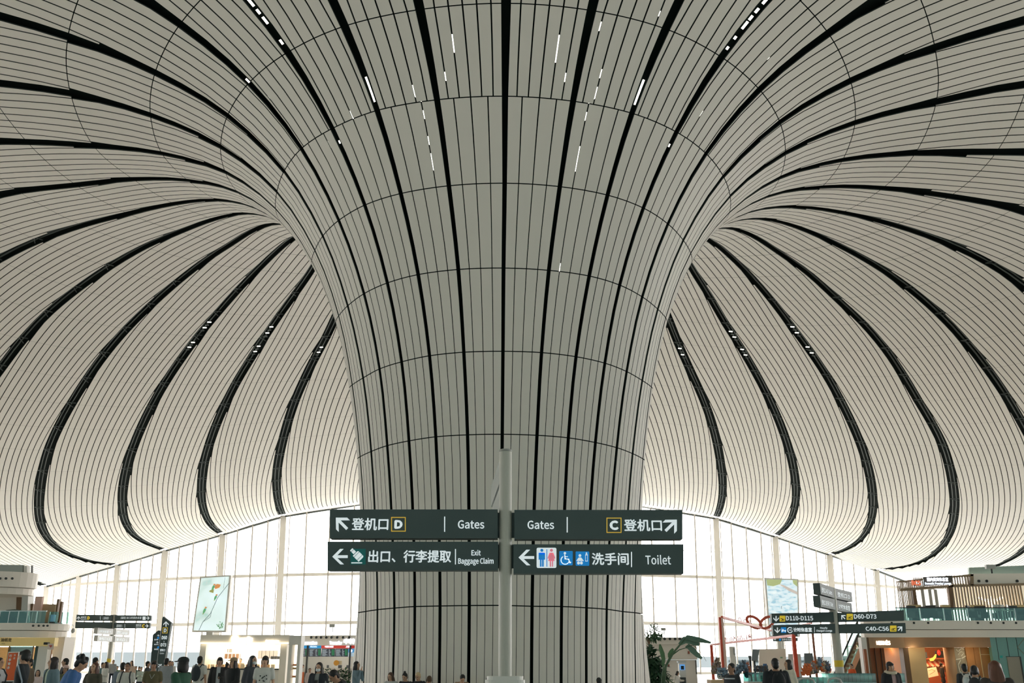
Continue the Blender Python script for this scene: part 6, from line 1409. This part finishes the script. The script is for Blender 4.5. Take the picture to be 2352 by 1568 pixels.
seat('seated man in a tan jacket bowing his head at the column', 1062, 1548, hair='short', hc=(34, 28, 26), top_c=(160, 138, 112), shirt=(214, 206, 190), nod=.5, lean=.28, face=25, arms=('lap', 'lap'))
seat('seated dark-haired person half hidden by the white pedestal', 1122, 1553.5, hair='short', top_c=(70, 74, 76), nod=.4, lean=.3)
seat('seated person in a black cap right of the signpost', 1375, 1557, hair='short', top_c=(44, 46, 50), nod=.4, lean=.35, face=-20, extras=(('cap', (46, 46, 46)),))
P_('person in white bending at the check-in machine', 1557, 1541, 42, 60, 0, 'long', (40, 36, 34), (222, 216, 208), 'loose', lean=.35, arms=('front', 'reach'))
P_('man in a black jacket with pale shoulder stripes looking left', 1679, 1523, 21, -60, 2, 'short', (34, 32, 32), (48, 52, 56), 'loose', extras=(('stripe', (170, 176, 180), 1.36),))
P_('broad man in black with a black bag on his back seen from behind', 1779, 1511.5, 20, 180, 2, 'short', (28, 26, 26), (36, 40, 44), 'loose', build=1.15, extras=(('pack', (30, 34, 36), 'black bag on the broad man seen from behind'),))
P_('woman in a cream top with long dark hair right of the broad man', 1809, 1514.5, 24.5, -70, 0, 'long', (48, 38, 36), (216, 210, 192), 'loose', turn=-.2)
P_('person in an orange top beside the escalator', 1955, 1524, 45, -60, 1, 'short', (40, 36, 36), (226, 96, 50))
P_('man in a black parka with a pale fur collar', 2043, 1519.5, 22, 8, 1, 'fringe', (34, 30, 30), (44, 44, 46), 'loose', (190, 160, 160), (46, 48, 52), extras=(('fur',),))
P_('person in a black cap and black coat in the cafe', 2161.5, 1523, 56.5, 90, 1, 'short', top_c=(48, 48, 50), extras=(('cap', (44, 44, 46)),), coat=.55)
P_('dark-haired person with white backpack straps seen from behind', 2213, 1524, 25, 170, 1, 'short', top_c=(56, 60, 64), extras=(('pack', (206, 204, 198), 'white backpack on the dark-haired person'),))
P_('person in a pale tee with a black backpack bowing the head', 2236, 1528.5, 19, 150, 1, 'fringe', (30, 30, 32), (196, 206, 206), 'tee', nod=.4, lean=.1, extras=(('pack', (44, 46, 48), 'black backpack on the bowing person'),))
P_('woman with long reddish brown hair seen from behind at the right', 2283, 1517.5, 14, 165, 0, 'verylong', (96, 58, 40), (62, 56, 52), 'loose', legs_c=(60, 62, 66))
# suitcase beside the first walker
t = thing('suitcase', 'dark suitcase with a tall black pull handle at the left edge', 'suitcase', (at(21, 1545, 22).x, 22, 0))
q = MB(); q.box((0, 0, .33), (.42, .26, .56)); q.build('shell', M_dark, t)
for sx in (-1, 1): MB().cyl((sx*.1, 0, .6), (sx*.1, 0, 1.08), .012, seg=8).build('handle_rod', M_chrome, t)
MB().bar((-.12, 0, 1.09), (.12, 0, 1.09), .03).build('grip', M_black, t)
for sx in (-1, 1):
    for sy in (-1, 1): MB().cyl((sx*.17, sy*.1-.02, .03), (sx*.17, sy*.1+.02, .03), .03, seg=10).build('wheel', M_black, t)

# ------------------------------------------------------------------ added glowing strips standing in for skylight glints, service pipes and small spotlights in the dark bands
M_glint = mat('skylight_glint', (255, 250, 236), .5, emit=3.0)
GLINTS = [(16, -1, 7.5, 7.7), (16, -2, 7.2, 7.3), (15, 1, 7.0, 7.2), (15, 1, 6.8, 6.9), (15, 1, 6.5, 6.6), (17, 1, 7.4, 7.7), (17, 2, 7.2, 7.3), (18, -2, 7.8, 7.9), (18, -1, 7.3, 7.4), (18, -1, 7.0, 7.2), (18, -1, 6.8, 6.9), (18, -1, 6.2, 6.5), (19, 99, 7.1, 7.4), (14, 99, 8.6, 8.7), (14, 99, 8.5, 8.56), (14, 99, 8.37, 8.46), (14, 99, 8.1, 8.16), (13, 99, 8.0, 8.06), (15, 99, 7.1, 7.4), (14, 0, 7.0, 7.1), (13, 1, 6.8, 6.9), (13, -2, 7.7, 7.74), (14, 99, 6.8, 6.84), (20, 99, 8.72, 8.8), (20, 99, 8.6, 8.66), (20, 99, 8.5, 8.56), (20, 99, 8.38, 8.48), (20, 99, 8.24, 8.28), (20, 99, 8.1, 8.14), (20, 1, 8.3, 8.34), (20, -1, 7.3, 7.38), (20, 99, 6.8, 6.84), (18, 2, 8.1, 8.16), (15, 1, 6.2, 6.4), (18, -1, 5.0, 5.1)]
for k, j, n0, n1 in GLINTS:
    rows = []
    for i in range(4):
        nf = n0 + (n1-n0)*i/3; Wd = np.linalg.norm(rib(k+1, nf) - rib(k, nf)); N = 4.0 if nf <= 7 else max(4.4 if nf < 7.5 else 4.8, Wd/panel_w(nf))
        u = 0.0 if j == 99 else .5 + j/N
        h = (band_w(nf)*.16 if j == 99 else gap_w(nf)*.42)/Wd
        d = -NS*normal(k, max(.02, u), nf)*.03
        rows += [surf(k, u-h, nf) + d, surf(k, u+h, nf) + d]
    q = MB(); q.add(rows, [(i*2, i*2+1, i*2+3, i*2+2) for i in range(3)]); q.build('skylight_glint', M_glint, column if n1 <= 7 else ceiling, fix=False)
M_pipe = mat('service_pipe', (70, 80, 76), .6)
for k in (3, 4, 5, 6, 7, 8, 26, 27, 28, 29, 30, 31):
    q = MB(); ns = np.arange(8.5, 28.6, .5)
    for du in (-.16, .2):
        pth = []
        for nf in ns:
            Wd = np.linalg.norm(rib(k+1, nf) - rib(k, nf)); pth.append(Vector(surf(k, du*band_w(nf)/Wd, nf) - NS*normal(k, .02, nf)*.22))
        q.tube(pth, .055, 5)
    q.build('service_pipe', M_pipe, ceiling, fix=False)
    q = MB()
    for nf in np.arange(13, 28.5, 1.0):
        Wd = np.linalg.norm(rib(k+1, nf) - rib(k, nf)); h = band_w(nf)*.5/Wd; d = -NS*normal(k, .02, nf)*.14
        a, b = Vector(surf(k, -h, nf) + d), Vector(surf(k, h, nf) + d); q.bar(a, b, .07, .05)
        a2 = Vector(surf(k, -h, nf+.18) + d); q.bar(a2, b, .04, .04)
    q.build('band_brace', M_pipe, ceiling, fix=False)
M_spot = mat('spot_lamp', (250, 248, 238), .5, emit=1.6)
for k, n0, n1 in ((4, 14.5, 14.9), (4, 15.35, 15.7), (3, 15.45, 15.8), (5, 15.25, 15.55), (5, 14.4, 14.75), (30, 14.3, 14.65), (30, 15.05, 15.4), (31, 15.2, 15.6), (29, 14.05, 14.4), (29, 14.85, 15.2)):
    for i in range(4):
        nf = n0 + (n1-n0)*i/3; c = Vector(surf(k, 0, nf) - NS*normal(k, .02, nf)*.02)
        t_ = Vector(surf(k, .01, nf) - surf(k, 0, nf)).normalized()
        q = MB(); q.bar(c - t_*.13, c + t_*.13, .12, .05); q.build('spotlight', M_spot if i % 2 == 0 else M_pipe, ceiling, fix=False)
